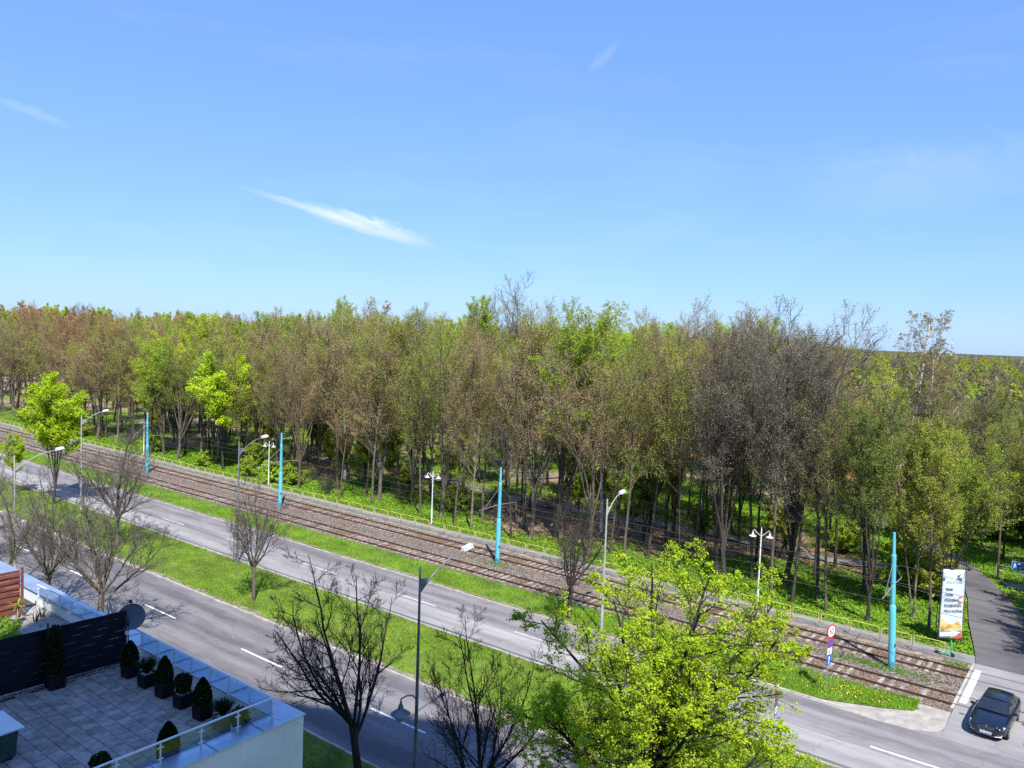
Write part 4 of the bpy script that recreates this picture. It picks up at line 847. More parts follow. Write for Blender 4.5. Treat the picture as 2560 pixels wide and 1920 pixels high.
a_ = pm.attributes.new('turn', 'FLOAT_VECTOR', 'POINT'); a_.data.foreach_set('vector', np.array([(0, 0, g2.random() * 6.28) for p in far_pts], np.float32).ravel())
fw = tag(link('far_wood', pm), 'mass of budding trees far back in the wood', kind='stuff')
ng = bpy.data.node_groups.new('far_wood', 'GeometryNodeTree')
ng.interface.new_socket('Geometry', in_out='INPUT', socket_type='NodeSocketGeometry'); ng.interface.new_socket('Geometry', in_out='OUTPUT', socket_type='NodeSocketGeometry')
gi, go = ng.nodes.new('NodeGroupInput'), ng.nodes.new('NodeGroupOutput'); ip = ng.nodes.new('GeometryNodeInstanceOnPoints'); ci = ng.nodes.new('GeometryNodeCollectionInfo')
ci.inputs['Collection'].default_value = fc; ci.inputs['Separate Children'].default_value = True; ci.inputs['Reset Children'].default_value = True
def named(nm, dt):
    q = ng.nodes.new('GeometryNodeInputNamedAttribute'); q.data_type = dt; q.inputs['Name'].default_value = nm; return q.outputs['Attribute']
ng.links.new(gi.outputs[0], ip.inputs['Points']); ng.links.new(ci.outputs[0], ip.inputs['Instance']); ip.inputs['Pick Instance'].default_value = True
ng.links.new(named('kind_index', 'INT'), ip.inputs['Instance Index']); ng.links.new(named('turn', 'FLOAT_VECTOR'), ip.inputs['Rotation']); ng.links.new(named('size', 'FLOAT'), ip.inputs['Scale'])
ng.links.new(ip.outputs[0], go.inputs[0]); fw.modifiers.new('far_wood', 'NODES').node_group = ng

# --- undergrowth at the wood edge
bushes = [(-100.5, 61.4, 2.3, 'bush_a', 'fresh'), (-90, 61.2, 2.6, 'bush_a', 'green'), (-84.5, 61.5, 3.0, 'bush_a', 'fresh'), (-81.8, 62.4, 2.6, 'bush_a', 'green'), (-76.5, 63.5, 3.4, 'bush_b', 'none'), (-74.5, 62.0, 2.2, 'bush_b', 'none'),
          (-66, 66, 2.6, 'bush_b', 'none'), (-58.0, 67.0, 3.0, 'bush_a', 'olive'), (-56, 70, 3.2, 'bush_b', 'none'), (-62, 72, 3.0, 'bush_b', 'none'), (-49.5, 73.5, 3.0, 'bush_b', 'none'), (-43, 79.8, 2.6, 'bush_a', 'green'), (-33.5, 80.6, 2.6, 'bush_a', 'green'),
          (-24.4, 73.6, 2.4, 'bush_b', 'none'), (-20.5, 80.5, 3.2, 'bush_a', 'green'), (-12.6, 73.0, 4.5, 'bush_a', 'green'), (-10.9, 71.0, 3.6, 'bush_a', 'olive'), (-88, 66, 3.5, 'bush_a', 'olive'), (-95, 67, 3.5, 'bush_a', 'green'), (-116, 63, 3.0, 'bush_a', 'green'),
          (-125, 64, 3.2, 'bush_b', 'none'), (-138, 62.5, 3.0, 'bush_a', 'olive'), (-150, 62.5, 3.2, 'bush_b', 'none'), (-163, 63, 3.2, 'bush_a', 'olive'), (-176, 63, 3.4, 'bush_b', 'none'), (-70, 70, 3.5, 'bush_a', 'olive'), (-35.0, 85, 3.4, 'bush_a', 'fresh'), (-52, 84, 3.6, 'bush_a', 'olive'),
          (-15.5, 85, 4.2, 'bush_a', 'green'), (-1.5, 90, 4.5, 'bush_a', 'moss'), (-6.5, 98, 5, 'bush_a', 'moss'), (-10, 100, 5, 'bush_a', 'olive'), (-3, 104, 5.5, 'bush_a', 'moss'), (-8.5, 110, 5.5, 'bush_a', 'green'), (-13, 96, 5, 'bush_a', 'moss'), (-3.5, 88, 4.0, 'bush_a', 'green'), (-27.5, 84, 3.5, 'bush_a', 'olive')]
for x, y, H, key, leaf in bushes:
    plant_tree('shrub', key, x, y, H, leaf, 'dark', 'leafy green shrub in the undergrowth of the wood' if key == 'bush_a' else 'bare brushy shrub in the undergrowth of the wood', 'shrub', 'green shrubs in the undergrowth' if key == 'bush_a' else 'bare shrubs in the undergrowth')

# --- leafing saplings between the trunks
for k in range(75):
    y = g2.uniform(67, 112); x = g2.uniform(-1.9 * y, -0.16 * y)
    if not path_clear(x, y) or az_px(x, y) > 0.46: continue
    lf = ['moss', 'green', 'moss', 'olive', 'olive'][int(g2.integers(0, 5))]
    plant_tree('sapling', 'lime', x, y, g2.uniform(4.5, 9.5), lf, 'dark', {'moss': 'moss green', 'green': 'fresh green', 'olive': 'olive green'}[lf] + ' leafing sapling between the trunks of the wood', 'sapling', lf + ' saplings in the wood', wide=g2.uniform(0.8, 1.15))

# --- ground cover that nobody could count
def blades(name, X, Y, Z, h, w, col, parent=None, g=rng):
    n = len(X); a = g.random(n) * 6.28; hh = h * g.uniform(0.5, 1.3, n); ww = w * g.uniform(0.6, 1.3, n); tx, ty = g.normal(0, 0.45, n) * hh, g.normal(0, 0.45, n) * hh
    V = np.stack([np.stack([X - np.cos(a) * ww / 2, Y - np.sin(a) * ww / 2, Z], -1), np.stack([X + np.cos(a) * ww / 2, Y + np.sin(a) * ww / 2, Z], -1), np.stack([X + tx, Y + ty, Z + hh], -1)], 1).reshape(-1, 3)
    me = mesh_np(name, V, [np.arange(3 * n).reshape(-1, 3)]); me.materials.append(M['leaf_world']); o = link(name, me, parent); o.color = (*col, 1)
    return o
M['leaf_world'] = leaf_mat('grass_blades', 0.42, 0.3, 0.35)
def patchy(x, y, amt, seed):
    return rng.random(len(x)) < 1 - amt * np.clip((vnoise(x, y, 1.9, seed) * 0.6 + vnoise(x, y, 0.6, seed + 1) * 0.4 - 0.35) * 2.2, 0, 1)
def scatter(n, x0, x1, y0, y1, dens_left=0.35):
    x = x1 - (x1 - x0) * rng.random(n) ** (1 / (1 - dens_left)) ; y = rng.uniform(y0, y1, n); return x, y
x, y = scatter(125000, -120, -3, 32.42, 38.9); k = patchy(x, y, 0.8, 51); x, y = x[k], y[k]; o = blades('median_grass', x, y, np.full(len(x), 0.09), 0.16, 0.045, (0.20, 0.32, 0.035)); tag(o, 'lush spring grass on the median', 'grass', kind='stuff')
x, y = scatter(70000, -140, -8, 46.1, 49.75); k = y < np.interp(x, [-200, -13, -10.9, -9.4, -8.1, -7.5], [60, 60, 60, 60, 60, 60]); lim = np.interp(x, [-14.5, -12.5, -10.9, -9.4, -8.1, -7.5], [46.0, 46.1, 46.75, 47.35, 48.0, 48.75]); k = y > lim
k &= patchy(x, y, 0.7, 53); o = blades('verge_grass', x[k], y[k], np.full(k.sum(), 0.08), 0.17, 0.045, (0.18, 0.31, 0.035)); tag(o, 'grass on the strip beside the tram tracks', 'grass', kind='stuff')
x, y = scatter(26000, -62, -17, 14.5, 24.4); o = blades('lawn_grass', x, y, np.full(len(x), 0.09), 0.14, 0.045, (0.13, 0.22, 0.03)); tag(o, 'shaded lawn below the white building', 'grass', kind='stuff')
x, y = scatter(270000, -170, 8, 59.7, 112.0, 0.3); gg = green_amount(x, y); k = (gg + rng.normal(0, 0.10, len(x)) > 0.50); k &= ~((x > np.interp(y, [p[1] for p in le], [p[0] for p in le]) - 0.1) & (x < np.interp(y, [p[1] for p in re_], [p[0] for p in re_]) + 0.1))
px = np.interp(x, [-150, -125, -100, -84, -72, -60, -52, -45.6, -38, -32, -27, -23, -19, -14, -10.5], [112, 100, 90.5, 83, 78.6, 77, 76.4, 76.8, 77.9, 78.1, 77.2, 76.6, 77, 79.6, 80.4]); k &= np.abs(y - px) > 1.1
x, y = x[k], y[k]; V, F = cards(rng, np.stack([x, y, floor_z(x, y) + rng.uniform(0.02, 0.16, len(x))], -1), 0.13, 1.4, 1.9)
me = mesh_np('wood_ground_cover', V, [F]); me.materials.append(M['leaf_world']); o = link('wood_ground_cover', me); o.color = (0.17, 0.29, 0.03, 1); tag(o, 'bright green leafy ground cover under the trees', 'ground cover', kind='stuff')
x, y = scatter(60000, -110, -6, 60.5, 90.0, 0.3); gg = green_amount(x, y); k = gg < 0.62; k &= np.abs(y - np.interp(x, [-150, -72, -60, -52, -45.6, -38, -32, -27, -23, -19, -14, -10.5], [112, 78.6, 77, 76.4, 76.8, 77.9, 78.1, 77.2, 76.6, 77, 79.6, 80.4])) > 1.0
x, y = x[k], y[k]; V, F = cards(rng, np.stack([x, y, floor_z(x, y) + 0.03], -1), 0.11, 2.5, 1.3)
me = mesh_np('leaf_litter', V, [F]); me.materials.append(M['leaf_world']); o = link('leaf_litter', me); o.color = (0.36, 0.20, 0.12, 1); tag(o, 'russet dead leaves under the trees', 'leaf litter', kind='stuff')
# weeds in the ballast round the poles, dandelions on the verge
wx = np.concatenate([rng.normal(-11.2, 1.6, 900), rng.normal(-42.2, 0.9, 260), rng.normal(-7.3, 0.5, 200)]); wy = np.concatenate([rng.normal(53.4, 0.35, 900), rng.normal(53.6, 0.35, 260), rng.normal(57.2, 0.3, 200)])
k = (wy > 52.2) & (wx < -6.5); o = blades('ballast_weeds', wx[k], wy[k], np.full(k.sum(), 0.06), 0.16, 0.06, (0.13, 0.24, 0.04)); tag(o, 'weeds growing from the ballast round the teal poles', 'weeds', kind='stuff')
x = np.concatenate([rng.normal(-11.5, 1.5, 260), rng.normal(-40, 9, 130)]); y = np.concatenate([rng.normal(48.0, 0.6, 260), rng.normal(35.4, 1.2, 130)]); lim = np.interp(x, [-14.5, -12.5, -10.9, -9.4, -8.1, -7.5], [46.0, 46.1, 46.75, 47.35, 48.0, 48.75]); k = (y > lim) & (y < 49.5) | (y < 38.6) & (y > 32.8)
V, F = cards(rng, np.stack([x[k], y[k], np.full(k.sum(), 0.25)], -1), 0.06, 3.0, 1.0); me = mesh_np('dandelions', V, [F]); me.materials.append(M['dandelion']); tag(link('dandelions', me), 'yellow dandelions dotted in the grass', 'dandelions', kind='stuff')

# ------------------------------------------------------------------ poles, lamps, railing, signs
def teal_pole(x, y, H, label):
    t = thing('tram_pole', (x, y, 0.05), label, 'pole', 'teal tram poles between the tracks')
    t.rotation_euler = (R(1.6), R(-2.1), 0) if x > -20 else (R(rng.normal(0, 0.2)), R(rng.normal(0, 0.2)), 0)
    m = MB().lathe([(0.205, 0.5), (0.20, H * 0.46), (0.185, H * 0.465), (0.15, H * 0.468), (0.145, H * 0.80), (0.15, H * 0.803), (0.15, H * 0.835), (0.10, H * 0.84), (0.085, H), (0.02, H + 0.01)], n=18)
    m.obj('shaft', M['teal'], t, smooth=True)
    MB().lathe([(0.225, 0.0), (0.225, 0.42), (0.208, 0.5), (0.2, 0.52)], n=18).obj('base', M['tealbase'], t, smooth=True)
    MB().box((0.19, -0.06, 1.5), (0.05, 0.12, 0.2)).obj('hatch', M['dark'], t)
    m = MB().tube([(0, -2.75, H * 0.60), (0, 0, H * 0.615), (0, 2.3, H * 0.60)], 0.028, 6)
    m.obj('bracket', M['galv'], t)
    MB().tube([(0, -2.2, H * 0.60), (0, 0, H * 0.80)], 0.012, 5).tube([(0, 2.2, H * 0.60), (0, 0, H * 0.80)], 0.012, 5).obj('stay', M['galv'], t)
for x, y, H, lab in ((-10.36, 53.7, 8.6, 'large teal tram pole at right, near the speed limit sign'), (-42.2, 54.0, 8.4, 'teal tram pole in the middle of the picture'), (-72.7, 53.85, 8.2, 'teal tram pole left of centre behind the slim median tree'),
                     (-100.4, 53.5, 8.0, 'leftmost clearly visible teal tram pole, weathered'), (-131.5, 53.6, 8.0, 'distant teal tram pole hidden behind the yellow-green median tree')):
    teal_pole(x, y, H, lab)
for yy in (51.18, 55.73):
    m = MB(); xs = [20, -10.36, -42.2, -72.7, -100.4, -131.5, -165]
    for a, b in zip(xs[:-1], xs[1:]): m.tube([(a + (b - a) * k / 6, yy + 0.0, 4.95 - 0.10 * math.sin(math.pi * k / 6)) for k in range(7)], 0.014, 4); m.tube([(a + (b - a) * k / 6, yy + 0.0, 6.1 - 0.75 * math.sin(math.pi * k / 6)) for k in range(7)], 0.011, 4)
    tag(m.obj('overhead_wire', M['wire']), 'overhead wire above the ' + ('nearer' if yy < 53 else 'farther') + ' tram track', 'wire', 'tram overhead wires')

def street_lamp(x, y, H, label, mat, globe=None, lean=0.0, arm=2.2):
    t = thing('street_lamp', (x, y, 0.09), label, 'street lamp', 'tall street lamps'); t.rotation_euler.y = R(lean)
    MB().lathe([(0.115, 0), (0.11, 1.4), (0.085, 1.5), (0.07, H * 0.55), (0.048, H - 0.05), (0.025, H)], n=12).obj('pole', mat, t, smooth=True)
    pts = [(0, 0.02 + 2.15 * (1 - math.cos(a)) * 0.0 + arm * s, H - 1.15 + 1.25 * (1 - (1 - s) ** 1.9)) for s in [k / 8 for k in range(9)] for a in (0,)]
    MB().tube(pts, [0.036] * 4 + [0.034] * 5, 8).obj('arm', mat, t, smooth=True)
    MB().faces([(0.012, 0.05, H - 1.15), (0.012, 0.55, H - 0.62), (0.012, 0.05, H - 0.55), (-0.012, 0.05, H - 1.15), (-0.012, 0.55, H - 0.62), (-0.012, 0.05, H - 0.55)], [(0, 1, 2), (5, 4, 3), (0, 3, 4, 1), (1, 4, 5, 2), (2, 5, 3, 0)]).obj('gusset', mat, t)
    h = link('lamp_head', None, t, (0, arm, H + 0.14)); h.rotation_euler.x = R(6); h.scale = (0.82, 0.82, 0.82)
    b = MB(); z0, z1 = -0.06, 0.20
    b.faces([(-0.17, -0.05, z0), (0.17, -0.05, z0), (0.19, 0.72, z0), (-0.19, 0.72, z0), (-0.12, -0.02, z1 - 0.02), (0.12, -0.02, z1 - 0.02), (0.13, 0.66, z1), (-0.13, 0.66, z1)], [(3, 2, 1, 0), (4, 5, 6, 7), (0, 1, 5, 4), (1, 2, 6, 5), (2, 3, 7, 6), (3, 0, 4, 7)])
    b.obj('housing', M['lamphead'], h, bevel=0.03)
    MB().box((0, 0.36, -0.085), (0.28, 0.6, 0.05)).obj('lens', M['globe'], h, bevel=0.01)
    if globe:
        gh, sc_, d = globe
        MB().tube([(0, 0.0, gh - 0.25), (0, -0.25 * d, gh + 0.02), (0, -0.6 * d, gh + 0.14), (0, -0.95 * d, gh + 0.12)], 0.032, 8).obj('side_arm', mat, t, smooth=True)
        l = link('side_lamp', None, t, (0, -0.95 * d, gh - 0.5))
        MB().lathe([(0.02, 0.62), (0.05, 0.45), (0.11, 0.30), (0.12, 0.22), (0.16, 0.17), (0.42, -0.02), (0.40, -0.04)][::-1], n=18).obj('shade', M['lamppale'] if sc_ == 'pale' else M['lampgrey'], l, smooth=True)
        MB().lathe([(0.02, -0.34), (0.14, -0.31), (0.25, -0.20), (0.29, -0.06), (0.28, -0.035)], n=16).obj('globe', M['globe'], l, smooth=True)
street_lamp(-22.95, 24.2, 10.0, 'dark grey street lamp in the foreground with a hanging globe lamp', M['lampgrey'], (4.45, 'dark', 1.0), lean=-0.4, arm=2.75)
street_lamp(-64.2, 24.2, 9.6, 'pale street lamp at left with a white bell lamp on its side', M['lamppale'], (5.1, 'pale', 1.0), lean=-1.0, arm=2.9)
street_lamp(-57.6, 38.5, 10.2, 'grey street lamp on the median left of centre, beside a thin pole', M['lampgrey'])
street_lamp(-84.9, 38.2, 10.0, 'pale street lamp on the median at left among green branches', M['lamppale'])
street_lamp(-27.0, 46.3, 9.1, 'pale grey street lamp behind the big maple, head against the wood', M['lamppale'], arm=1.7)
tag(MB().lathe([(0.05, 0), (0.05, 2.6), (0.02, 2.62)], c=(-57.95, 38.4, 0.08), n=8).obj('thin_pole', M['lampgrey'], smooth=True), 'thin grey pole standing right against the median lamp', 'pole')

def park_lamp(x, y, H, label, rz):
    t = thing('park_lamp', (x, y, 0.1), label, 'park lamp', 'double-armed white park lamps', rz)
    MB().lathe([(0.085, 0), (0.085, H * 0.30), (0.06, H * 0.32), (0.045, H * 0.96), (0.01, H)], n=10).obj('pole', M['whitelamp'], t, smooth=True)
    for s in (-1, 1):
        a = MB().tube([(0, 0, H * 0.87), (s * 0.25, 0, H * 0.905), (s * 0.55, 0, H * 0.955), (s * 0.62, 0, H * 0.94)], 0.022, 6).obj('arm', M['whitelamp'], t, smooth=True)
        l = link('lamp', None, t, (s * 0.62, 0, H * 0.94 - 0.42))
        MB().lathe([(0.27, -0.02), (0.28, 0.0), (0.10, 0.09), (0.085, 0.16), (0.04, 0.26), (0.02, 0.42)], n=16).obj('shade', M['whitelamp'], l, smooth=True)
        MB().lathe([(0.02, -0.14), (0.11, -0.12), (0.17, -0.06), (0.18, -0.015)], n=14).obj('diffuser', M['globe'], l, smooth=True)
for x, y, H, lab in ((-21.3, 60.0, 5.9, 'white double-armed park lamp in front of dark trunks at right'), (-55.7, 60.0, 5.6, 'white double-armed park lamp at the centre of the wood edge'), (-83.4, 60.0, 5.6, 'white double-armed park lamp left of the second teal pole'), (-113.6, 60.0, 5.5, 'farthest white park lamp at left near the weathered teal pole')):
    park_lamp(x, y, H, lab, R(20))

# yellow guard railing along the sidewalk: one fence, its panels and posts as parts
fence = thing('guard_railing', (-60, 57.9, 0.06), 'long low railing of yellow hoops on grey posts along the sidewalk', 'railing')
def hoop():
    pts = []; w, z0, z1, r = 0.91, 0.42, 1.04, 0.13
    for cx, cz, a0 in ((w - r, z1 - r, 0), (-w + r, z1 - r, 90), (-w + 0.03, z0 + 0.03, 180), (w - 0.03, z0 + 0.03, 270)):
        rr = r if a0 < 180 else 0.03
        pts += [(cx + rr * math.cos(R(a0 + k * 22.5)), 0, cz + rr * math.sin(R(a0 + k * 22.5))) for k in range(5)]
    m = MB(); pts.append(pts[0]); m.tube(pts, 0.021, 6, caps=False); return m.mesh('panel')
hp = hoop(); hp.materials.append(M['yellow']); pp = MB().lathe([(0.028, -0.05), (0.028, 1.02), (0.01, 1.03)], n=8).mesh('post'); pp.materials.append(M['galv'])
for k in range(88):
    xk = 52.0 - 0.0 - 2.0 * k
    o = link('post', pp, fence, (xk, 0, 0)); o.rotation_euler = (rng.normal(0, 0.012), rng.normal(0, 0.008), 0)
    if k < 87: o = link('panel', hp, fence, (xk - 1.0, rng.normal(0, 0.01), rng.normal(0, 0.012))); o.rotation_euler.y = rng.normal(0, 0.006)

def text(parent, body, size, loc, mat, name='lettering', align='CENTER', rot=(math.pi / 2, 0, 0), sx=1.0, ext=0.0015, shear=0.0, off=0.0):
    c = bpy.data.curves.new(name, 'FONT'); c.body = body; c.size = size; c.align_x = align; c.align_y = 'CENTER'; c.extrude = ext; c.shear = shear
    c.offset = off; tmp = bpy.data.objects.new(name, c); COL.objects.link(tmp); bpy.context.view_layer.update()
    me = bpy.data.meshes.new_from_object(tmp.evaluated_get(bpy.context.evaluated_depsgraph_get())); bpy.data.objects.remove(tmp); me.materials.clear(); me.materials.append(mat)
    o = link(name, me, parent, loc); o.rotation_euler = rot; o.scale.x = sx; return o
def disc(r, y, d=0.012, n=32): return MB().lathe([(r, 0), (r, d)], c=(0, y, 0), n=n, axis=(0, -1, 0))

def round_face(t, z, r, fill, ring_w, ring=None):
    e = link('sign_plate', None, t, (0, -0.05, z))
    disc(r, 0, 0.015).obj('rim', M['red'], e); disc(r - ring_w, -0.0175, 0.004).obj('face', fill, e)
    return e
sp = thing('sign_post', (-12.5, 47.2, 0.08), 'pole with round 60 sign, no-parking disc, tow plate and blue arrow', 'road signs', rz=R(73)); sp.rotation_euler.x = R(1.5)
MB().lathe([(0.03, 0), (0.03, 4.0), (0.01, 4.01)], n=8).obj('pole', M['galv'], sp, smooth=True)
def speed_set(t):
    e = round_face(t, 3.62, 0.41, M['signwhite'], 0.085); text(e, '60', 0.50, (0, -0.024, -0.01), M['black'], sx=0.82)
    disc(0.405, 0.02, 0.01).obj('back', M['signback'], e)
    e = round_face(t, 2.93, 0.28, M['blue'], 0.05); MB().box((0, -0.026, 0), (0.52, 0.008, 0.045)).obj('slash', M['red'], e).rotation_euler.y = R(45)
    e = link('sign_plate', None, t, (0, -0.05, 2.44)); MB().box((0, 0, 0), (0.42, 0.015, 0.36)).obj('plate', M['signwhite'], e, bevel=0.004)
    MB().faces([(-0.14, -0.012, -0.08), (-0.02, -0.012, -0.08), (-0.02, -0.012, 0.0), (0.13, -0.012, 0.07), (0.13, -0.012, 0.03), (0.02, -0.012, -0.03), (-0.14, -0.012, -0.03)], [(0, 1, 5, 2, 6), (2, 5, 4, 3)]).obj('pictogram', M['black'], e)
    e = link('sign_plate', None, t, (0, -0.05, 1.93)); MB().box((0, 0, 0), (0.42, 0.015, 0.60)).obj('plate', M['blue'], e, bevel=0.004)
    MB().faces([(-0.035, -0.012, -0.24), (0.035, -0.012, -0.24), (0.035, -0.012, 0.08), (0.10, -0.012, 0.08), (0, -0.012, 0.26), (-0.10, -0.012, 0.08), (-0.035, -0.012, 0.08)], [(0, 1, 2, 6), (5, 2, 3, 4), (5, 6, 2)]).obj('arrow', M['signwhite'], e)
speed_set(sp)
s2 = thing('sign_post', (-12.45, 38.4, 0.1), 'second pole of round and blue signs half hidden in the maple leaves', 'road signs', rz=R(73))
MB().lathe([(0.03, 0), (0.03, 4.0), (0.01, 4.01)], n=8).obj('pole', M['galv'], s2, smooth=True); speed_set(s2); s2.scale = (0.85, 0.85, 0.85); s2.rotation_euler.z = R(95)

zs = thing('zone_sign', (-5.96, 79.0, 0.1), 'small blue living-zone sign with white pictograms at right edge', 'sign', rz=R(4))
MB().lathe([(0.03, 0), (0.03, 2.3), (0.01, 2.31)], n=8).obj('pole', M['lampgrey'], zs, smooth=True)
MB().box((0, -0.05, 2.05), (1.1, 0.02, 0.68)).obj('plate', M['blue'], zs, bevel=0.01); MB().box((0, -0.045, 2.05), (1.13, 0.015, 0.71)).obj('border', M['signwhite'], zs)
pg = MB(); y_ = -0.064
pg.faces([(-0.38, y_, 2.18), (-0.30, y_, 2.18), (-0.30, y_, 2.25), (-0.38, y_, 2.25)], [(0, 1, 2, 3)]).faces([(-0.40, y_, 2.02), (-0.28, y_, 2.02), (-0.27, y_, 2.16), (-0.41, y_, 2.16)], [(0, 1, 2, 3)]).faces([(-0.40, y_, 2.02), (-0.34, y_, 2.02), (-0.40, y_, 1.83), (-0.46, y_, 1.85)], [(0, 3, 2, 1)]).faces([(-0.33, y_, 2.02), (-0.28, y_, 2.02), (-0.20, y_, 1.86), (-0.25, y_, 1.83)], [(0, 3, 2, 1)])
pg.faces([(-0.10, y_, 2.20), (0.08, y_, 2.20), (0.08, y_, 2.26), (0.04, y_, 2.30), (-0.06, y_, 2.30), (-0.10, y_, 2.26)], [(0, 1, 2, 3, 4, 5)]).faces([(0.34, y_, 2.06), (0.46, y_, 2.06), (0.46, y_, 2.26), (0.34, y_, 2.26)], [(0, 1, 2, 3)])
pg.faces([(0.02, y_, 1.84), (0.10, y_, 1.84), (0.12, y_, 1.98), (0.04, y_, 1.98)], [(0, 1, 2, 3)]).faces([(0.16, y_, 1.92), (0.30, y_, 1.98), (0.30, y_, 2.02), (0.16, y_, 1.96)], [(0, 1, 2, 3)])
pg.obj('pictograms', M['signwhite'], zs)

# pale tube rails along the side path
lr = thing('tube_fence', (-4.0, 82.4, 0.1), 'low pale tube fence beside the side road at right', 'fence', rz=R(-6))
for k in range(7): MB().lathe([(0.035, 0), (0.035, 1.05), (0.01, 1.06)], c=(-4.0 + 1.8 * k, 0, 0), n=8).obj('post', M['lamppale'], lr)
for z in (0.55, 0.98): MB().tube([(-4.0, 0, z), (7.0, 0, z)], 0.028, 6).obj('tube_rail', M['lamppale'], lr)

# ------------------------------------------------------------------ banner on its frame
bn = thing('advertising_banner', (-8.28, 60.85, 0.08), 'tall white sports club banner hung on a black frame beside the side road', 'banner', rz=math.atan2(0.98, 1.25))
W2 = 0.80
for s in (-1, 1):
    f = MB().tube([(s * W2, 0, 0), (s * W2, 0, 5.3)], 0.035, 6).tube([(s * W2, 0.28, 0), (s * W2, 0.28, 5.3)], 0.025, 6)
    for k in range(9): f.tube([(s * W2, 0, 0.2 + 0.6 * k), (s * W2, 0.28, 0.5 + 0.6 * k)], 0.012, 5)
    f.obj('post', M['dark'], bn)
    MB().tube([(s * W2, 0, 5.3), (s * W2, 0, 5.75), (s * W2, -0.75, 5.55)], 0.022, 6).tube([(s * W2, 0, 5.35), (s * W2, -0.3, 5.68)], 0.014, 5).obj('bracket', M['dark'], bn)
    MB().box((s * W2 * 0.72, -0.72, 5.42), (0.2, 0.14, 0.18), rx=R(30)).obj('floodlight', M['dark'], bn, bevel=0.02)
MB().tube([(-W2, 0, 5.22), (W2, 0, 5.22)], 0.022, 6).tube([(-W2, 0, 0.34), (W2, 0, 0.34)], 0.022, 6).obj('crossbar', M['dark'], bn)
V = []; nxs, nzs = 9, 25
for j in range(nzs):
    for i in range(nxs):
        u_, v_ = i / (nxs - 1), j / (nzs - 1); V.append(((u_ - 0.5) * 1.52, -0.06 - 0.018 * math.sin(u_ * 7 + v_ * 5) - 0.02 * math.sin(v_ * 11), 0.42 + v_ * 4.74))
Fc = [(j * nxs + i, j * nxs + i + 1, (j + 1) * nxs + i + 1, (j + 1) * nxs + i) for j in range(nzs - 1) for i in range(nxs - 1)]
bsh = MB().faces(V, Fc).obj('banner_sheet', M['sheet'], bn, smooth=True); bsh.modifiers.new('thick', 'SOLIDIFY').thickness = 0.006
yb = -0.105
for body, z in (('TENIS', 3.80), ('PADEL', 3.44), ('PICKLEBALL', 3.08), ('BADMINTON', 2.70), ('PIŁKA NOŻNA', 2.32)):
    text(bn, body, 0.215, (-0.56, yb, z), M['ink'], align='LEFT', sx=0.90, off=0.006)
text(bn, 'SPORT PARK', 0.19, (0.06, yb, 4.30), M['inkblue'], sx=1.05)
MB().faces([(-0.22, yb - 0.002, 4.22), (-0.02, yb - 0.002, 4.26), (-0.16, yb - 0.002, 4.34)], [(0, 1, 2)]).obj('logo_swoosh', M['inkyellow'], bn)
lg = MB().tube([(0.10, yb, 4.44), (0.22, yb, 4.58), (0.30, yb, 4.74)], [0.012, 0.03, 0.035], 6).tube([(0.22, yb, 4.58), (0.34, yb, 4.52), (0.30, yb, 4.42)], [0.03, 0.02, 0.01], 6).tube([(0.30, yb, 4.76), (0.16, yb, 4.80)], [0.022, 0.01], 6).tube([(0.30, yb, 4.72), (0.38, yb, 4.62)], [0.02, 0.01], 6).lathe([(0.045, 0), (0.045, 0.01)], c=(0.36, yb, 4.84), n=12, axis=(0, -1, 0))
lg.obj('logo_player', M['ink'], bn)
for z in (3.27, 2.89): MB().faces([(0.36, yb, z - 0.05), (0.60, yb, z - 0.01), (0.62, yb, z + 0.09), (0.38, yb, z + 0.05)], [(0, 1, 2, 3)]).obj('red_tag', M['inkred'], bn)
def glow():
    m, n, l, p = new_mat('banner_print'); p.inputs['Roughness'].default_value = 0.7
    tc = n.new('ShaderNodeTexCoord'); nz = n.new('ShaderNodeTexNoise'); nz.inputs['Scale'].default_value = 2.2; nz.inputs['Detail'].default_value = 5; l.new(tc.outputs['Object'], nz.inputs['Vector'])
    r = n.new('ShaderNodeValToRGB'); e = r.color_ramp.elements; e[0].position = 0.36; e[0].color = (0.04, 0.035, 0.03, 1); e[1].position = 0.66; e[1].color = (0.75, 0.55, 0.32, 1); e.new(0.46).color = (0.45, 0.20, 0.04, 1); e.new(0.54).color = (0.66, 0.42, 0.08, 1)
    l.new(nz.outputs['Fac'], r.inputs[0]); l.new(r.outputs[0], p.inputs['Base Color']); return m
M['print'] = glow()
MB().faces([(-0.74, yb, 0.74), (0.72, yb, 0.74), (0.72, yb, 1.30), (0.48, yb, 1.66), (0.12, yb, 1.42), (-0.12, yb, 1.40), (-0.66, yb, 1.76), (-0.74, yb, 1.72)], [(0, 1, 2, 3, 4, 5, 6, 7)]).obj('stadium_print', M['print'], bn)
for z, h_ in ((1.14, 0.05), (0.86, 0.09)): MB().faces([(-0.74, yb - 0.003, z), (0.72, yb - 0.003, z + 0.06), (0.72, yb - 0.003, z + 0.06 + h_), (-0.74, yb - 0.003, z + h_)], [(0, 1, 2, 3)]).obj('print_rail', M['inkblue'], bn)
MB().faces([(-0.74, yb - 0.006, 0.56), (0.02, yb - 0.006, 0.62), (0.02, yb - 0.006, 0.50), (0.66, yb - 0.006, 0.86), (0.02, yb - 0.006, 1.0), (0.02, yb - 0.006, 0.86), (-0.74, yb - 0.006, 0.82)], [(0, 1, 5, 6), (2, 3, 4)]).obj('print_arrow', M['signwhite'], bn)
text(bn, '734 104 599', 0.17, (-0.16, yb - 0.011, 0.72), M['ink'], sx=0.88)
MB().faces([(0.10, yb - 0.004, 0.46), (0.72, yb - 0.004, 0.46), (0.72, yb - 0.004, 0.80)], [(0, 1, 2)]).obj('print_wedge', M['inkred'], bn)

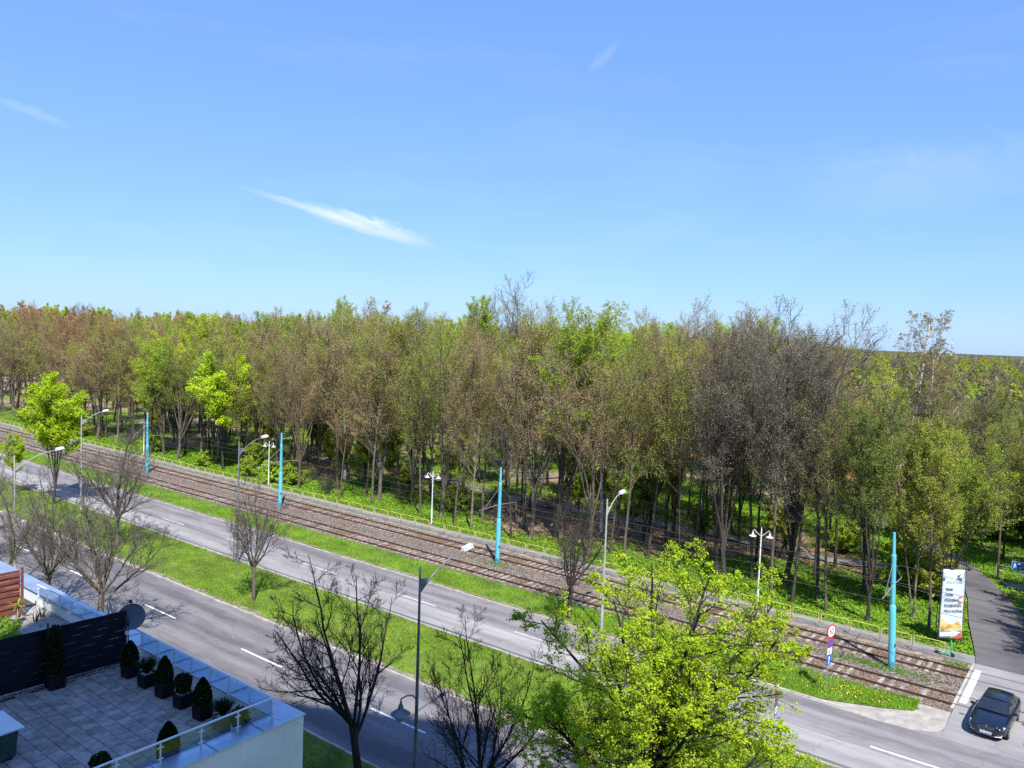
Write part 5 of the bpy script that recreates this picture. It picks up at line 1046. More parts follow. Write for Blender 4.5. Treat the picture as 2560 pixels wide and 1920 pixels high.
# ------------------------------------------------------------------ scooter on the sidewalk end
sk = thing('electric_scooter', (-8.15, 58.35, 0.10), 'green rental scooter parked at the end of the yellow railing', 'scooter', rz=R(-4))
def wheel_part(parent, x, y, z, r, w, nm='wheel', axis=(0, 1, 0), rim=M['alloy']):
    e = link(nm, None, parent, (x, y, z))
    pr = [(r * 0.62, -w / 2), (r * 0.94, -w / 2), (r, -w * 0.3), (r, w * 0.3), (r * 0.94, w / 2), (r * 0.62, w / 2)]
    MB().lathe(pr, n=24, axis=axis).obj('tyre', M['rubber'], e, smooth=True); MB().lathe([(r * 0.64, -w * 0.52), (r * 0.2, -w * 0.56), (r * 0.2, w * 0.56), (r * 0.64, w * 0.52)], n=20, axis=axis).obj('rim', rim, e, smooth=True); return e
wheel_part(sk, -0.46, 0, 0.125, 0.125, 0.07, rim=M['dark']); wheel_part(sk, 0.48, 0, 0.125, 0.125, 0.07, rim=M['dark'])
MB().box((0, 0, 0.17), (0.66, 0.19, 0.06)).obj('deck', M['scooter'], sk, bevel=0.02); MB().box((-0.46, 0, 0.27), (0.26, 0.1, 0.02)).obj('mudguard', M['dark'], sk, bevel=0.008)
MB().tube([(0.30, 0, 0.19), (0.42, 0, 0.30), (0.40, 0, 0.44)], 0.05, 8).tube([(0.42, 0, 0.3), (0.34, 0, 1.10)], [0.055, 0.04], 8).obj('stem', M['scooter'], sk, smooth=True)
MB().tube([(0.33, -0.25, 1.13), (0.34, 0, 1.12), (0.33, 0.25, 1.13)], 0.02, 8).obj('handlebar', M['dark'], sk)

# ------------------------------------------------------------------ dark car leaving the side road
car = thing('parked_car', (-4.30, 49.45, 0.03), 'glossy dark blue estate car waiting at the mouth of the side road', 'car', rz=R(-3.5)); car.rotation_euler.x = R(-0.9); car.location.z = 0.09
St = [(-2.43, .50, .60, .34), (-2.38, .70, .68, .27), (-2.22, .83, .745, .22), (-1.95, .885, .82, .20), (-1.5, .915, .905, .19), (-1.0, .925, .965, .19), (-.2, .93, .985, .19), (.8, .93, 1.0, .19), (1.6, .92, 1.02, .20), (2.1, .88, 1.03, .24), (2.33, .80, 1.0, .30), (2.42, .62, .90, .40)]
V = []; nP = 15
for y, w, zt, zb in St:
    half = [(0, zt + .035), (w * .45, zt + .028), (w * .78, zt + .005), (w * .93, zt - .05), (w, zt - .17), (w * .985, (zt + zb) / 2 - .05), (w * .97, zb + .1), (w * .86, zb)]
    V += [(-x, y, z) for x, z in half[::-1]] + [(x, y, z) for x, z in half[1:]]
Fc = [(j * nP + i, j * nP + i + 1, (j + 1) * nP + i + 1, (j + 1) * nP + i) for j in range(len(St) - 1) for i in range(nP - 1)]
Fc += [tuple(range(nP - 1, -1, -1)), tuple((len(St) - 1) * nP + i for i in range(nP))] + [(j * nP + nP - 1, j * nP, (j + 1) * nP, (j + 1) * nP + nP - 1) for j in range(len(St) - 1)]
b_ = MB().faces(V, Fc).obj('body', M['carpaint'], car, smooth=True); sd = b_.modifiers.new('smooth', 'SUBSURF'); sd.levels = sd.render_levels = 1
# greenhouse: station rows from windscreen foot to tailgate glass
G = [(-1.06, .76, .985, .76, .985), (-.25, .80, .99, .60, 1.435), (.5, .81, 1.005, .60, 1.475), (1.25, .80, 1.02, .585, 1.44), (1.95, .74, 1.04, .70, 1.06)]
def lerp(a, b, t): return tuple(p + (q - p) * t for p, q in zip(a, b))
tl = lambda g_: (-g_[3], g_[0], g_[4]); tr_ = lambda g_: (g_[3], g_[0], g_[4]); bl = lambda g_: (-g_[1], g_[0], g_[2]); brr = lambda g_: (g_[1], g_[0], g_[2])
def curved(a0, a1, b0, b1, bow, n=6):
    vs = []
    for row, (p, q) in enumerate(((a0, a1), (b0, b1))):
        for k in range(n + 1):
            t = k / n; x, y, z = lerp(p, q, t); s = 4 * t * (1 - t); vs.append((x, y - bow[row] * s, z + 0.02 * s))
    return vs, [(k, k + 1, n + 2 + k, n + 1 + k) for k in range(n)]
cab = MB()
for i in range(len(G) - 1): cab.faces([bl(G[i]), bl(G[i + 1]), tl(G[i + 1]), tl(G[i])], [(0, 1, 2, 3)]); cab.faces([brr(G[i]), brr(G[i + 1]), tr_(G[i + 1]), tr_(G[i])], [(3, 2, 1, 0)])
cab.faces([tl(G[0]), tr_(G[0]), tr_(G[1]), tl(G[1])], [(0, 1, 2, 3)]); cab.faces([tl(G[3]), tr_(G[3]), tr_(G[4]), tl(G[4])], [(0, 1, 2, 3)])
cab.obj('cabin_frame', M['carpaint'], car)
vs, fs = [], []
n = 6
for r_, g_ in enumerate((G[1], (.1, .8, 1, .605, 1.462), G[2], (.9, .8, 1, .595, 1.468), G[3])):
    for k in range(n + 1): t = k / n; s = 4 * t * (1 - t); vs.append(((t - .5) * 2 * g_[3], g_[0] - (.06 * s if r_ == 0 else 0), g_[4] + .035 * s))
for r_ in range(4): fs += [(r_ * (n + 1) + k, r_ * (n + 1) + k + 1, (r_ + 1) * (n + 1) + k + 1, (r_ + 1) * (n + 1) + k) for k in range(n)]
MB().faces(vs, fs).obj('roof', M['carpaint'], car, smooth=True)
vs2 = [(x * .86, y * .82 + .08, z + .006) for x, y, z in vs]; MB().faces(vs2, fs).obj('glass_roof', M['carglass'], car, smooth=True)
va, fa = curved((-.70, -1.00, 1.02), (.70, -1.00, 1.02), (-.57, -.32, 1.41), (.57, -.32, 1.41), (.10, .06)); MB().faces([(x, y - .012, z + .014) for x, y, z in va], fa).obj('windscreen', M['carglass'], car, smooth=True)
va, fa = curved((-.57, 1.33, 1.41), (.57, 1.33, 1.41), (-.66, 1.88, 1.10), (.66, 1.88, 1.10), (-.05, -.06)); MB().faces([(x, y + .01, z + .012) for x, y, z in va], fa).obj('rear_window', M['carglass'], car, smooth=True)
for s in (-1, 1):
    for (y0, y1, nm_) in ((-.78, .12, 'side_window'), (.18, .98, 'side_window'), (1.04, 1.55, 'side_window')):
        def pt(y, top):
            ys = [g_[0] for g_ in G]; bx = np.interp(y, ys, [g_[1] for g_ in G]); bz = np.interp(y, ys, [g_[2] for g_ in G]); tx = np.interp(y, ys, [g_[3] for g_ in G]); tz = np.interp(y, ys, [g_[4] for g_ in G])
            f_ = .9 if top else .1; return (s * (bx + (tx - bx) * f_ + .008), y, bz + (tz - bz) * f_)
        q = [pt(y0, 0), pt(y1, 0), pt(y1, 1), pt(y0, 1)]; MB().faces(q, [(0, 1, 2, 3) if s > 0 else (3, 2, 1, 0)]).obj(nm_, M['carglass'], car)
    MB().tube([(s * .80, -.80, 1.02), (s * .81, .5, 1.035), (s * .77, 1.7, 1.055)], .010, 5).obj('window_trim', M['chrome'], car)
    mr = link('mirror', None, car, (s * 1.0, -.62, 1.03)); MB().box((0, 0, 0), (.20, .12, .14)).obj('mirror_shell', M['carpaint'], mr, bevel=.03); MB().box((-s * .1, .02, -.05), (.12, .05, .04)).obj('mirror_foot', M['dark'], mr)
    hl = MB(); hl.faces([(s * .40, -2.375, .60), (s * .74, -2.22, .62), (s * .80, -2.03, .70), (s * .78, -2.05, .74), (s * .44, -2.30, .70)], [(0, 1, 2, 3, 4) if s > 0 else (4, 3, 2, 1, 0)]); o = hl.obj('headlight', M['headlamp'], car); o.location = (s * .012, -.035, .015)
    o.modifiers.new('thick', 'SOLIDIFY').thickness = 0.03
    MB().box((s * .62, -2.35, .36), (.22, .03, .07), rz=s * R(18)).obj('fog_lamp', M['headlamp'], car, bevel=.01)
    for yw in (-1.52, 1.32): wheel_part(car, s * .80, yw, .33, .33, .22, axis=(1, 0, 0))
gr = link('grille', None, car, (0, -2.44, .56)); MB().faces([(-.38, .03, .06), (-.10, 0, .10), (0, -.005, .07), (.10, 0, .10), (.38, .03, .06), (.30, .02, -.12), (-.30, .02, -.12)], [(6, 5, 4, 3, 2, 1, 0)]).obj('grille_mesh', M['dark'], gr)
MB().tube([(-.38, .02, .06), (-.10, -.01, .10), (0, -.015, .07), (.10, -.01, .10), (.38, .02, .06), (.30, .01, -.12), (-.30, .01, -.12), (-.38, .02, .06)], .009, 5).obj('grille_surround', M['chrome'], gr)
for k in range(-5, 6): MB().box((k * .055, -.004, -.02), (.008, .02, .16)).obj('grille_bar', M['chrome'], gr)
MB().lathe([(.05, 0), (.05, .012)], c=(0, -2.40, .69), n=18, axis=(0, -.7, .7)).obj('badge', M['chrome'], car)
MB().box((0, -2.47, .37), (.52, .015, .115)).obj('number_plate', M['plate'], car, bevel=.004); MB().tube([(-.70, -2.30, .27), (-.4, -2.43, .25), (.4, -2.43, .25), (.70, -2.30, .27)], .010, 5).obj('bumper_trim', M['chrome'], car)
for k in range(6): MB().box((-.19 + k * .073 + (.03 if k > 1 else 0), -2.479, .37), (.040, .006, .07)).obj('plate_mark', M['ink'], car)
MB().tube([(-.55, -1.03, 1.03), (.05, -.98, 1.04)], .008, 4).tube([(.1, -1.03, 1.03), (.6, -.95, 1.04)], .008, 4).obj('wiper', M['dark'], car)

# pale cars glimpsed through the trees far right
for x, y, rz, lab in ((-6.4, 128, 20, 'white car parked beyond the trees at the right edge, nearer one'), (-4.0, 152, 5, 'white car parked beyond the trees at the right edge, farther one')):
    c2 = thing('parked_car', (x, y, 0.1), lab, 'car', 'parked cars far right', R(rz + 90)); z_ = M['white']
    o = link('body', b_.data.copy(), c2); o.data.materials.clear(); o.data.materials.append(z_)
    cc = cab.mesh('cabin_frame'); cc.materials.append(M['carglass']); link('cabin', cc, c2); rr_ = MB().faces(vs, fs).mesh('roof'); rr_.materials.append(z_); link('roof', rr_, c2)
    for s in (-1, 1):
        for yw in (-1.52, 1.32): wheel_part(c2, s * .80, yw, .33, .33, .22, axis=(1, 0, 0))

# tennis club beyond the wood
cl_ = thing('club_building', (-33.5, 148, 0.2), 'white low club building glimpsed between the trunks at right', 'building', rz=R(8))
MB().box((0, 0, 2.1), (16, 8, 4.2)).obj('wall', M['plaster'], cl_); MB().prism([(-8.4, -4.5), (8.4, -4.5), (8.4, 4.5), (-8.4, 4.5)], 4.2, 4.5).obj('roof', M['white'], cl_)
for k in range(5): w_ = MB().box((-6 + 3 * k, -4.02, 2.0), (1.6, .06, 1.5)).obj('window', M['window'], cl_); MB().box((-6 + 3 * k, -4.05, 1.2), (1.8, .14, .08)).obj('sill', M['white'], w_)
for i, (x0, x1, y) in enumerate(((-92, -80, 161), (-76, -62, 160), (-62, -50, 130), (-44, -34, 131))):
    f_ = thing('court_screen', ((x0 + x1) / 2, y, 0.2), ('green court windscreen between the trunks, ' + ('leftmost', 'second from the left', 'third from the left', 'rightmost')[i]), 'screen', 'green windscreens round the tennis courts')
    MB().box((0, 0, 1.3), (x1 - x0, .03, 2.0)).obj('fabric', M['screen'], f_)
    for k in range(4): MB().lathe([(.04, 0), (.04, 2.6)], c=((x0 - x1) / 2 + k * (x1 - x0) / 3, .04, 0), n=6).obj('post', M['galv'], f_)

# striped radio mast on the far right horizon
ms = thing('radio_mast', (-232, 1500, -0.3), 'thin red and white radio mast on the far right horizon', 'mast')
for k in range(8): MB().lathe([(1.1 - k * .11, k * 5.2), (1.1 - (k + 1) * .11, (k + 1) * 5.2)], n=6).obj('mast_section', M['red'] if k % 2 else M['signwhite'], ms)

# ------------------------------------------------------------------ white building with the roof terrace
ZF = 8.60; ZC = 9.10                        # terrace floor, parapet top
XO, YO = -17.70, 14.05                      # outer faces of its corner
XI, YI = -18.26, 13.42                      # inner faces of the parapet
bd = thing('terrace_building', (XO, YO, 0), 'white rendered building with a tiled roof terrace, lower left corner', 'building')
def part(m, name, mat, parent, **k):        # geometry given in world metres, parented to the thing
    o = m.obj(name, mat, parent, **k); p = parent
    off = Vector((0, 0, 0))
    while p is not None: off -= Vector(p.location); p = p.parent
    o.location = off; return o
part(MB().box(((XO - 62) / 2, (YO - 6) / 2, (ZF - .1) / 2), (XO + 62, YO + 6, ZF - .1)), 'wall', M['plaster'], bd)
part(MB().box(((XO - 62) / 2, (YO + YI) / 2, (ZF - .1 + ZC - .04) / 2), (XO + 62, YO - YI, ZC - .04 - ZF + .1)), 'parapet', M['plaster'], bd)
part(MB().box(((XO + XI) / 2, (YI - 6) / 2 - .002, (ZF - .1 + ZC - .04) / 2), (XO - XI, YI + 6 - .004, ZC - .04 - ZF + .1)), 'parapet', M['plaster'], bd)
part(MB().box(((XO - 62) / 2, (YI - 6) / 2, ZF - .115 + .06), (-62 - XI if False else XI + 62, YI + 6, .05)), 'roof_bed', M['joint'], bd)
# metal coping: single sheets with standing seams
def cope(x0, x1, y0, y1, name='coping'):
    m = MB().box(((x0 + x1) / 2, (y0 + y1) / 2, ZC - .016), (x1 - x0 - .006, y1 - y0 - .006, .03))
    return part(m, name, M['coping'], bd, bevel=.006)
xe = [XO + .05 - .66, -19.25, -20.3, -21.35, -22.4, -23.45, -24.5, -25.55, -26.6, -28.2, -29.8, -31.4, -33.0, -34.6, -36.2, -37.8, -39.4]
cor = MB().prism([(XO + .05, YO + .05), (XO + .05 - .66, YO + .05), (XI - .06, YI - .06), (XO + .05, YI - .06)], ZC - .031, ZC - .001); part(cor, 'coping', M['coping'], bd, bevel=.005)
for a, b in zip(xe[:-1], xe[1:]):
    cope(b, a, YI - .06, YO + .05); part(MB().box((b, (YI + YO) / 2, ZC + .012), (.022, YO - YI + .1, .03)), 'seam', M['coping'], bd)
ye = [YI - .064, 12.74, 11.36, 9.92, 8.5, 7.1, 5.7, 4.3]
for a, b in zip(ye[:-1], ye[1:]):
    cope(XI - .06, XO + .05, b, a); part(MB().box(((XI + XO) / 2, b, ZC + .012), (XO - XI + .1, .022, .03)), 'seam', M['coping'], bd)
# terrace paving, each slab by itself
tf = link('terrace_floor', None, bd, (-22, 11, ZF) ); tf.location = Vector((-22, 11, ZF)) - Vector(bd.location)
TX, TY = 0.345, 0.41
tile_me = MB().box((0, 0, -.02), (TX - .020, TY - .020, .04)).mesh('tile'); tile_me.materials.append(M['tile'])
cnt = 0; rest = MB()
yv = YI - .06 - TY / 2; row = 0
while yv > 7.0:
    xv = XI - .05 - TX / 2 - (0.0 if row % 2 else TX * .5)
    while xv > -25.62:
        zj = rng.normal(0, .0025)
        if cnt < 296:
            o = link('tile', tile_me, tf, (xv + 22, yv - 11, zj)); o.rotation_euler = (rng.normal(0, .004), rng.normal(0, .004), rng.normal(0, .003)); c_ = rng.uniform(.82, 1.15); o.color = (c_ * rng.uniform(.97, 1.04), c_, c_ * rng.uniform(.95, 1.03), 1); cnt += 1
        else: rest.box((xv + 22, yv - 11, zj - .02), (TX - .020, TY - .020, .04))
        xv -= TX
    yv -= TY; row += 1
o = rest.obj('tile_remainder', M['tile'], tf); o['kind'] = 'stuff'; o.color = (1, 1, 1, 1)

# glass railings fixed to the inner face of the parapet
def railing(label, pts_posts, runs, group='glass railings of the two terraces'):
    t = thing('glass_railing', (*pts_posts[0], ZF), label, 'railing', group)
    for (ax, ay), (bx, by) in runs:
        dv = Vector((bx - ax, by - ay, 0)); L = dv.length; ang = math.atan2(dv.y, dv.x)
        part(MB().box(((ax + bx) / 2, (ay + by) / 2, ZF + 1.09), (L + .05, .055, .04), rz=ang), 'handrail', M['alu'], t, bevel=.008)
    return t
fp = [12.22, 11.15, 10.06, 8.98, 7.9]; xr, yr = -18.12, 13.30
r1 = railing('white framed glass railing round the dark paved terrace', [(xr, yr)], [((xr, yr), (-25.62, yr)), ((xr, yr - .03), (xr, 6.8))])
def rpost(t, x, y, along):
    p = link('post', None, t); part(MB().box((x, y, ZF + .80), (.035, .035, .58)), 'upright', M['alu'], p); p.location = (0, 0, 0)
    for z in (ZF + .66, ZF + .95):
        c = MB().box((x, y, z), ((.17, .03, .035) if along == 'x' else (.03, .17, .035))); part(c, 'clamp', M['alu'], p, bevel=.008)
xs_ = [xr, -19.18, -20.2, -21.2, -22.2, -23.2, -24.2, -25.2]
for x in xs_: rpost(r1, x, yr, 'x')
for y in fp: rpost(r1, xr, y, 'y')
for a, b in zip(xs_[:-1], xs_[1:]): part(MB().box(((a + b) / 2, yr, ZF + .80), (abs(a - b) - .07, .010, .46)), 'pane', M['glass'], r1)
ys_ = [yr] + fp
for a, b in zip(ys_[:-1], ys_[1:]): part(MB().box((xr, (a + b) / 2, ZF + .80), (.010, abs(a - b) - .07, .46)), 'pane', M['glass'], r1)
r2 = railing('white framed glass railing of the sunlit neighbouring terrace', [(-26.0, 13.22)], [((-25.95, 13.22), (-32.55, 13.05))])
xs2 = [-26.2, -27.1, -28.0, -28.9, -29.85, -30.8, -31.75, -32.5]
for x in xs2: rpost(r2, x, 13.22 - (-26 - x) * .0258, 'x')
for a, b in zip(xs2[:-1], xs2[1:]): part(MB().box(((a + b) / 2, 13.22 - (-26 - (a + b) / 2) * .0258, ZF + .80), (abs(a - b) - .07, .010, .46)), 'pane', M['glass'], r2)

# dark privacy fence between the terraces
pf = thing('privacy_fence', (-25.8, 13.0, ZF), 'dark anthracite strip fence dividing the two terraces', 'fence')
A0, A1 = Vector((-25.72, 13.02)), Vector((-26.02, 7.0)); dv = (A1 - A0); Lf = dv.length; ang = math.atan2(dv.y, dv.x); mid = (A0 + A1) / 2
for k in range(8):
    m = MB(); n_ = 24; hgt_ = .205; z0 = ZF + .06 + k * .215; vs_ = []
    for j in range(n_ + 1):
        p = A0 + dv * (j / n_); w_ = .008 * math.sin(j * 1.7 + k * 2.1); dz = .006 * math.sin(j * 2.3 + k)
        vs_ += [(p.x + w_ - .012, p.y, z0 + dz), (p.x + w_ + .012, p.y, z0 + dz), (p.x + w_ + .012, p.y, z0 + hgt_ + dz * .5), (p.x + w_ - .012, p.y, z0 + hgt_ + dz * .5)]
    fs_ = [(j * 4 + a, j * 4 + (a + 1) % 4, j * 4 + 4 + (a + 1) % 4, j * 4 + 4 + a) for j in range(n_) for a in range(4)]
    part(m.faces(vs_, fs_), 'strip', M['strip'], pf)
for s_ in (0.0, .395, .80): p = A0 + dv * s_; part(MB().tube([(p.x + .03, p.y, ZF), (p.x + .03, p.y, ZF + (1.95 if s_ > .1 else 1.78))], .028, 8), 'post', M['dark'], pf)
gv = []
g3 = np.random.default_rng(3); n = 700; tt = g3.random(n); gxp = A0.x + dv.x * tt + g3.normal(.13, .05, n); gyp = A0.y + dv.y * tt
V_, F_ = cards(g3, np.stack([gxp, gyp, np.full(n, ZF + .02)], -1), .05, 1.5, 1.1); me = mesh_np('gravel_strip', V_, [F_]); me.materials.append(M['gravel']); tag(link('gravel_strip', me), 'pale gravel along the foot of the dark fence', 'gravel', kind='stuff')

# satellite dish on the fence end
ds = thing('satellite_dish', (-25.70, 13.10, ZF), 'dark blue-grey satellite dish mounted at the end of the fence', 'satellite dish')
dc = Vector((0.02, 0.10, 1.52)); dn = Vector((.83, -.50, .24)).normalized()
m = MB(); prof = [(.02, -.075), (.12, -.070), (.22, -.055), (.32, -.028), (.40, .0), (.425, .008), (.425, -.012), (.32, -.05), (.12, -.095), (.02, -.10)]
m.lathe(prof, c=dc, n=36, axis=dn); m.obj('reflector', M['dish'], ds, smooth=True).scale = (1, 1, 1)
MB().tube([(0, 0, 0), (0, 0, 1.5)], .024, 8).obj('mast', M['dark'], ds); MB().tube([dc + Vector((0, 0, .40)), dc + dn * .12 + Vector((0, 0, .56))], .010, 6).box(tuple(dc + dn * .02 + Vector((-.03, -.03, .52))), (.09, .09, .10)).obj('receiver', M['dark'], ds)
MB().box((.10, -.10, 1.04), (.13, .05, .12), rz=R(20)).obj('junction_box', M['white'], ds, bevel=.01); MB().tube([(.10, -.10, 1.1), (.06, 0, 1.16), (.02, .05, 1.2)], .008, 5).obj('cable', M['dark'], ds)

# potted plants
def plant_foliage(name, parent, C, size, col, aspect=1.6, flat=.2, seed=1):
    V, F = cards(np.random.default_rng(seed), C, size, flat, aspect); me = mesh_np(name, V, [F]); me.materials.append(M['leaf']); o = link(name, me, parent); o.color = (*col, 1); return o
def pot(t, w, h, mat, top=1.08, pebbles=True):
    a, b = w / 2, w / 2 * top
    m = MB().faces([(-a, -a, 0), (a, -a, 0), (a, a, 0), (-a, a, 0), (-b, -b, h), (b, -b, h), (b, b, h), (-b, b, h), (-b + .03, -b + .03, h), (b - .03, -b + .03, h), (b - .03, b - .03, h), (-b + .03, b - .03, h), (-b + .03, -b + .03, h - .06), (b - .03, -b + .03, h - .06), (b - .03, b - .03, h - .06), (-b + .03, b - .03, h - .06)],
        [(3, 2, 1, 0), (0, 1, 5, 4), (1, 2, 6, 5), (2, 3, 7, 6), (3, 0, 4, 7), (4, 5, 9, 8), (5, 6, 10, 9), (6, 7, 11, 10), (7, 4, 8, 11), (8, 9, 13, 12), (9, 10, 14, 13), (10, 11, 15, 14), (11, 8, 12, 15)])
    m.obj('pot', mat, t, bevel=.008); MB().box((0, 0, h - .055), (2 * b - .062, 2 * b - .062, .02)).obj('pebbles', M['stoneyard'], t)
DARKG = (0.020, 0.034, 0.013)
def cone_pts(g, h, r, n):
    z = g.random(n) ** .8 * h; prof = np.interp(z / h, [0, .15, .45, .75, 1], [.72, 1, .92, .6, .08]); a = g.random(n) * 6.283; rad = r * prof * g.uniform(.80, 1.03, n); return np.stack([np.cos(a) * rad, np.sin(a) * rad, z], -1)
def grass_mesh(g, n, h, r, col, parent, z):
    a = g.random(n) * 6.28; out = g.uniform(.15, 1, n) * r; K = 4; P = np.zeros((n, K, 3))
    for k in range(K): s = k / (K - 1); P[:, k] = np.stack([np.cos(a) * (.06 + out * s ** 1.6), np.sin(a) * (.06 + out * s ** 1.6), z + h * g.uniform(.7, 1.1, n) * (s - .28 * s ** 2 * out / r)], -1)
    V, F = tubes(P, np.tile(np.array([.006, .006, .005, .002]), (n, 1)), 3); me = mesh_np('foliage', V, [F]); me.materials.append(M['leaf']); o = link('foliage', me, parent); o.color = (*col, 1)
def leafy_pts(g, h, r, n):
    p = g.normal(0, 1, (n, 3)); p = unit(p) * (g.random((n, 1)) ** .4); return np.stack([p[:, 0] * r, p[:, 1] * r, h * (.5 + .5 * p[:, 2])], -1)
ordp = ['first', 'second', 'third', 'fourth', 'fifth', 'sixth']
row_kinds = ['cone', 'grass', 'cone', 'leafy', 'cone', 'grass']
for k in range(6):
    x = -24.62 + 1.02 * k + (.02 * k); kd = row_kinds[k]; g = np.random.default_rng(100 + k)
    t = thing('potted_plant', (x, 12.62, ZF + .004), {'cone': 'clipped conical bush', 'grass': 'spiky grass tuft', 'leafy': 'loose leafy shrub'}[kd] + (' in a grey square pot, ' if k == 5 else ' in a black square pot, ') + ordp[k] + ' from the dish along the railing', 'potted plant', 'row of pots along the glass railing', rz=R(2))
    pot(t, .40, .42, M['pot_grey'] if k == 5 else M['pot'])
    if kd == 'cone': plant_foliage('foliage', t, cone_pts(g, .74 + .04 * (k % 3), .255, 2600) + np.array([0, 0, .40]), .05, DARKG, seed=k)
    elif kd == 'grass': grass_mesh(g, 420, .50, .36, (.035, .06, .024), t, .40)
    else: plant_foliage('foliage', t, leafy_pts(g, .62, .27, 520) + np.array([0, 0, .40]), .075, (.028, .042, .018), seed=k)
t = thing('potted_plant', (-18.62, 12.62, ZF + .004), 'sparse shrub in a round white pot at the terrace corner', 'potted plant'); MB().lathe([(.20, 0), (.24, .40), (.215, .40), (.21, .34)], n=24).obj('pot', M['pot_white'], t, smooth=True); MB().lathe([(.21, .33), (.02, .345)], n=20).obj('pebbles', M['stoneyard'], t); plant_foliage('foliage', t, leafy_pts(np.random.default_rng(55), .62, .26, 330) + np.array([0, 0, .32]), .07, (.026, .034, .02), seed=9)
t = thing('potted_plant', (-18.75, 10.62, ZF + .004), 'clipped conical bush standing alone behind the front glass', 'potted plant'); pot(t, .40, .40, M['pot']); plant_foliage('foliage', t, cone_pts(np.random.default_rng(56), .80, .28, 2800) + np.array([0, 0, .38]), .05, DARKG, seed=10)
t = thing('potted_plant', (-19.15, 9.10, ZF + .004), 'small leafy shrub by the front glass at the bottom edge', 'potted plant'); pot(t, .34, .36, M['pot']); plant_foliage('foliage', t, leafy_pts(np.random.default_rng(57), .5, .24, 420) + np.array([0, 0, .34]), .075, (.034, .05, .02), seed=11)
t = thing('potted_plant', (-25.48, 10.72, ZF + .004), 'tall columnar evergreen in a black pot against the dark fence', 'potted plant'); pot(t, .44, .46, M['pot'])
g = np.random.default_rng(58); n = 1900; z = g.random(n) * 1.45; a = g.random(n) * 6.28; rr_ = .235 * g.uniform(.72, 1.06, n) * np.interp(z, [0, .15, 1.2, 1.45], [.8, 1, .9, .35]); plant_foliage('foliage', t, np.stack([np.cos(a) * rr_, np.sin(a) * rr_, z + .46], -1), .075, (.022, .034, .016), seed=12); MB().tube([(0, 0, .4), (0, 0, 1.7)], .02, 6).obj('stem', M['dark'], t)
# storage box in the corner
t = thing('garden_box', (-22.45, 7.86, ZF), 'dark green storage box with a pale lid at the bottom left', 'box', rz=R(1)); MB().faces([(-.55, -.55, .07), (.50, -.55, .07), (.50, .42, .07), (-.55, .42, .07), (-.6, -.6, .80), (.56, -.6, .80), (.56, .47, .80), (-.6, .47, .80)], [(3, 2, 1, 0), (4, 5, 6, 7), (0, 1, 5, 4), (1, 2, 6, 5), (2, 3, 7, 6), (3, 0, 4, 7)]).obj('box_body', M['greenbox'], t, bevel=.02)
MB().box((-.02, -.06, .83), (1.36, 1.26, .04)).obj('lid', M['lid'], t, bevel=.008)
for sx_ in (-.42, .38):
    for sy_ in (-.42, .30): MB().box((sx_, sy_, .035), (.14, .14, .07)).obj('foot', M['dark'], t)

# the neighbouring terrace: green roof bed, gravel, red fence, yucca
sheet('neighbour_gravel', [[(-33.4, 5.0, ZF + .004), (-26.05, 5.0, ZF + .004), (-25.8, YI, ZF + .004), (-33.4, YI, ZF + .004)]], M['gravel'])
g = np.random.default_rng(60); n = 9000; x = g.uniform(-33.2, -26.3, n); y = g.uniform(6.5, 12.35, n); k = (y < 12.0 + .35 * np.sin(x * 2.1)) & (x < -26.4); V_, F_ = cards(g, np.stack([x[k], y[k], ZF + g.uniform(.02, .13, k.sum())], -1), .10, 1.0, 1.5); me = mesh_np('roof_planting', V_, [F_]); me.materials.append(M['leaf']); o = link('roof_planting', me); o.color = (.17, .27, .04, 1); tag(o, 'low bright green planting on the neighbouring roof', 'planting', kind='stuff')
rf = thing('wooden_fence', (-32.7, 12.7, ZF), 'red-brown louvred wooden fence panel at the left edge', 'fence')
for k in range(14):
    z0 = ZF + .10 + k * .118; m = MB().box((-32.72 - .03 * (k % 2), 11.55, z0 + .055), (.022, 1.92, .114), rz=R(1.5)); o = part(m, 'slat', M['redwood'], rf)
    o.rotation_euler = (0, 0, 0)
for yy in (12.56, 11.62, 10.58): part(MB().box((-32.69, yy, ZF + .92), (.085 if yy != 11.62 else .04, .085 if yy != 11.62 else .03, 1.86 if yy != 11.62 else 1.7)), 'post', M['redwood'], rf, bevel=.006)
for yy in (9.6,): pass
part(MB().box((-32.72, 11.55, ZF + .02), (.10, 2.1, .10)), 'bottom_rail', M['redwood'], rf)
t = thing('yucca', (-32.1, 12.15, ZF), 'yellow-green yucca with a thick stem in a grey bowl pot', 'potted plant'); MB().lathe([(.14, 0), (.24, .18), (.22, .18), (.2, .13)], n=20).obj('pot', M['lamppale'], t, smooth=True); MB().lathe([(.2, .12), (.02, .13)], n=16).obj('pebbles', M['stoneyard'], t)
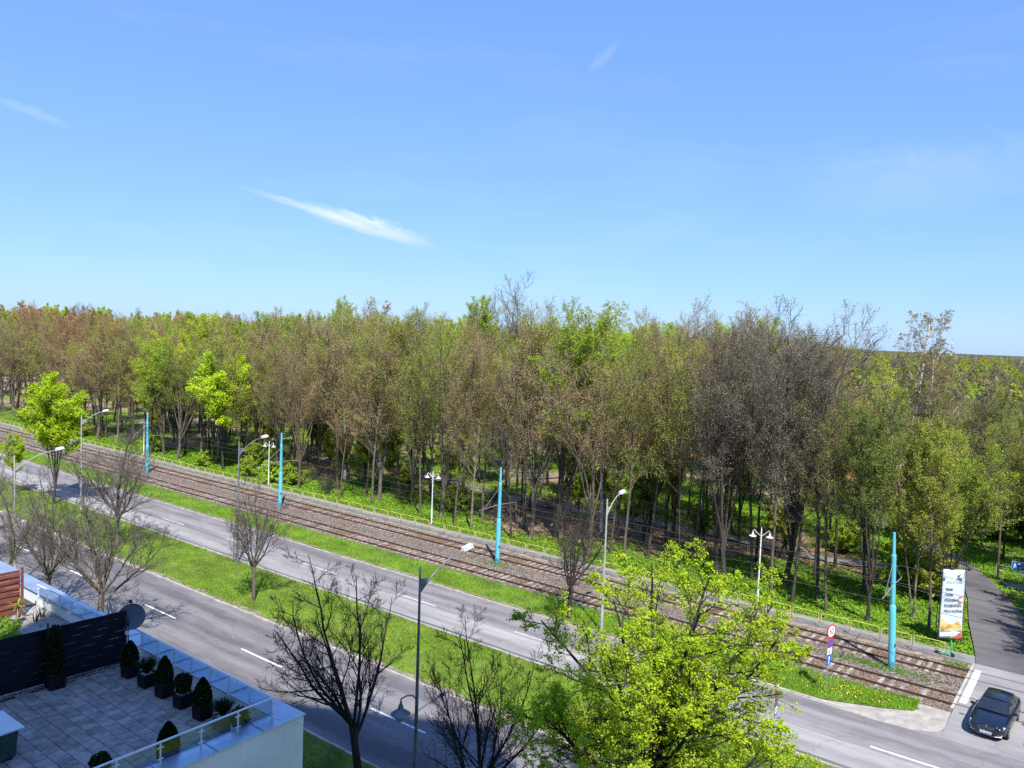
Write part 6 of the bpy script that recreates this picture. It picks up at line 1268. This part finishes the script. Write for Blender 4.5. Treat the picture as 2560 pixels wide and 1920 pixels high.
MB().tube([(0, 0, .1), (.03, .02, .3), (.0, .03, .52), (-.02, .02, .62)], [.06, .05, .045, .04], 8).obj('stem', surf('yucca_stem', (.25, .17, .09), (.36, .26, .15), scale=8, rough=.9), t, smooth=True)
g = np.random.default_rng(61)
for k in range(26):
    a = k * 2.4; el = g.uniform(-.5, 1.2); L_ = g.uniform(.34, .5); d_ = Vector((math.cos(a) * math.cos(el), math.sin(a) * math.cos(el), math.sin(el))); p0 = Vector((0, .02, .62)); p1 = p0 + d_ * L_ * .6; p2 = p0 + d_ * L_ + Vector((0, 0, -.10)); sd_ = d_.cross(Vector((0, 0, 1))).normalized() * .022
    o = MB().faces([p0 - sd_ * .6, p0 + sd_ * .6, p1 + sd_, p2, p1 - sd_], [(0, 1, 2, 4), (4, 2, 3)]).obj('leaf', M['leaf'], t); o.color = (.40, .36, .09, 1) if k % 3 else (.24, .28, .07, 1)
for k, (x, y) in enumerate(((-31.6, 12.6), (-31.9, 12.95))):
    t = thing('dry_stalks', (x, y, ZF), 'thin dark stalks beside the yucca, ' + ('right' if k == 0 else 'left') + ' tuft', 'plant'); grass_mesh(np.random.default_rng(70 + k), 26, .5, .16, (.05, .045, .035), t, .0)

# ------------------------------------------------------------------ the tower the picture is taken from (behind the camera; its shadow lies on the terrace and road)
tw = thing('apartment_tower', (0, 0, 0), 'tall apartment tower behind the viewer that shades the terrace', 'building')
fd = Vector((.875, .485, 0)); fn = Vector((.485, -.875, 0)); c0 = Vector((-7.5, -5.45, 0)); c1 = c0 + fd * 17.5
HT = 58.5
q = [c0, c1, c1 + fn * 15, c0 + fn * 15]
MB().prism([(p.x, p.y) for p in q], 0, HT).obj('wall', M['tower_wall'], tw); MB().prism([((p.x - 2.1) * 1.03 + 2.1, (p.y + 4) * 1.0 - 4) for p in q], HT, HT + .5).obj('roof', M['tower_wall'], tw)
wm = MB().box((0, 0, 0), (1.6, .06, 1.5)).mesh('window'); wm.materials.append(M['window'])
for fl in range(19):
    for k in range(6):
        p = c0 + fd * (1.9 + 3.0 * k) - fn * .02; o = link('window', wm, tw, (p.x, p.y, 2.0 + 2.9 * fl)); o.rotation_euler.z = math.atan2(fd.y, fd.x)
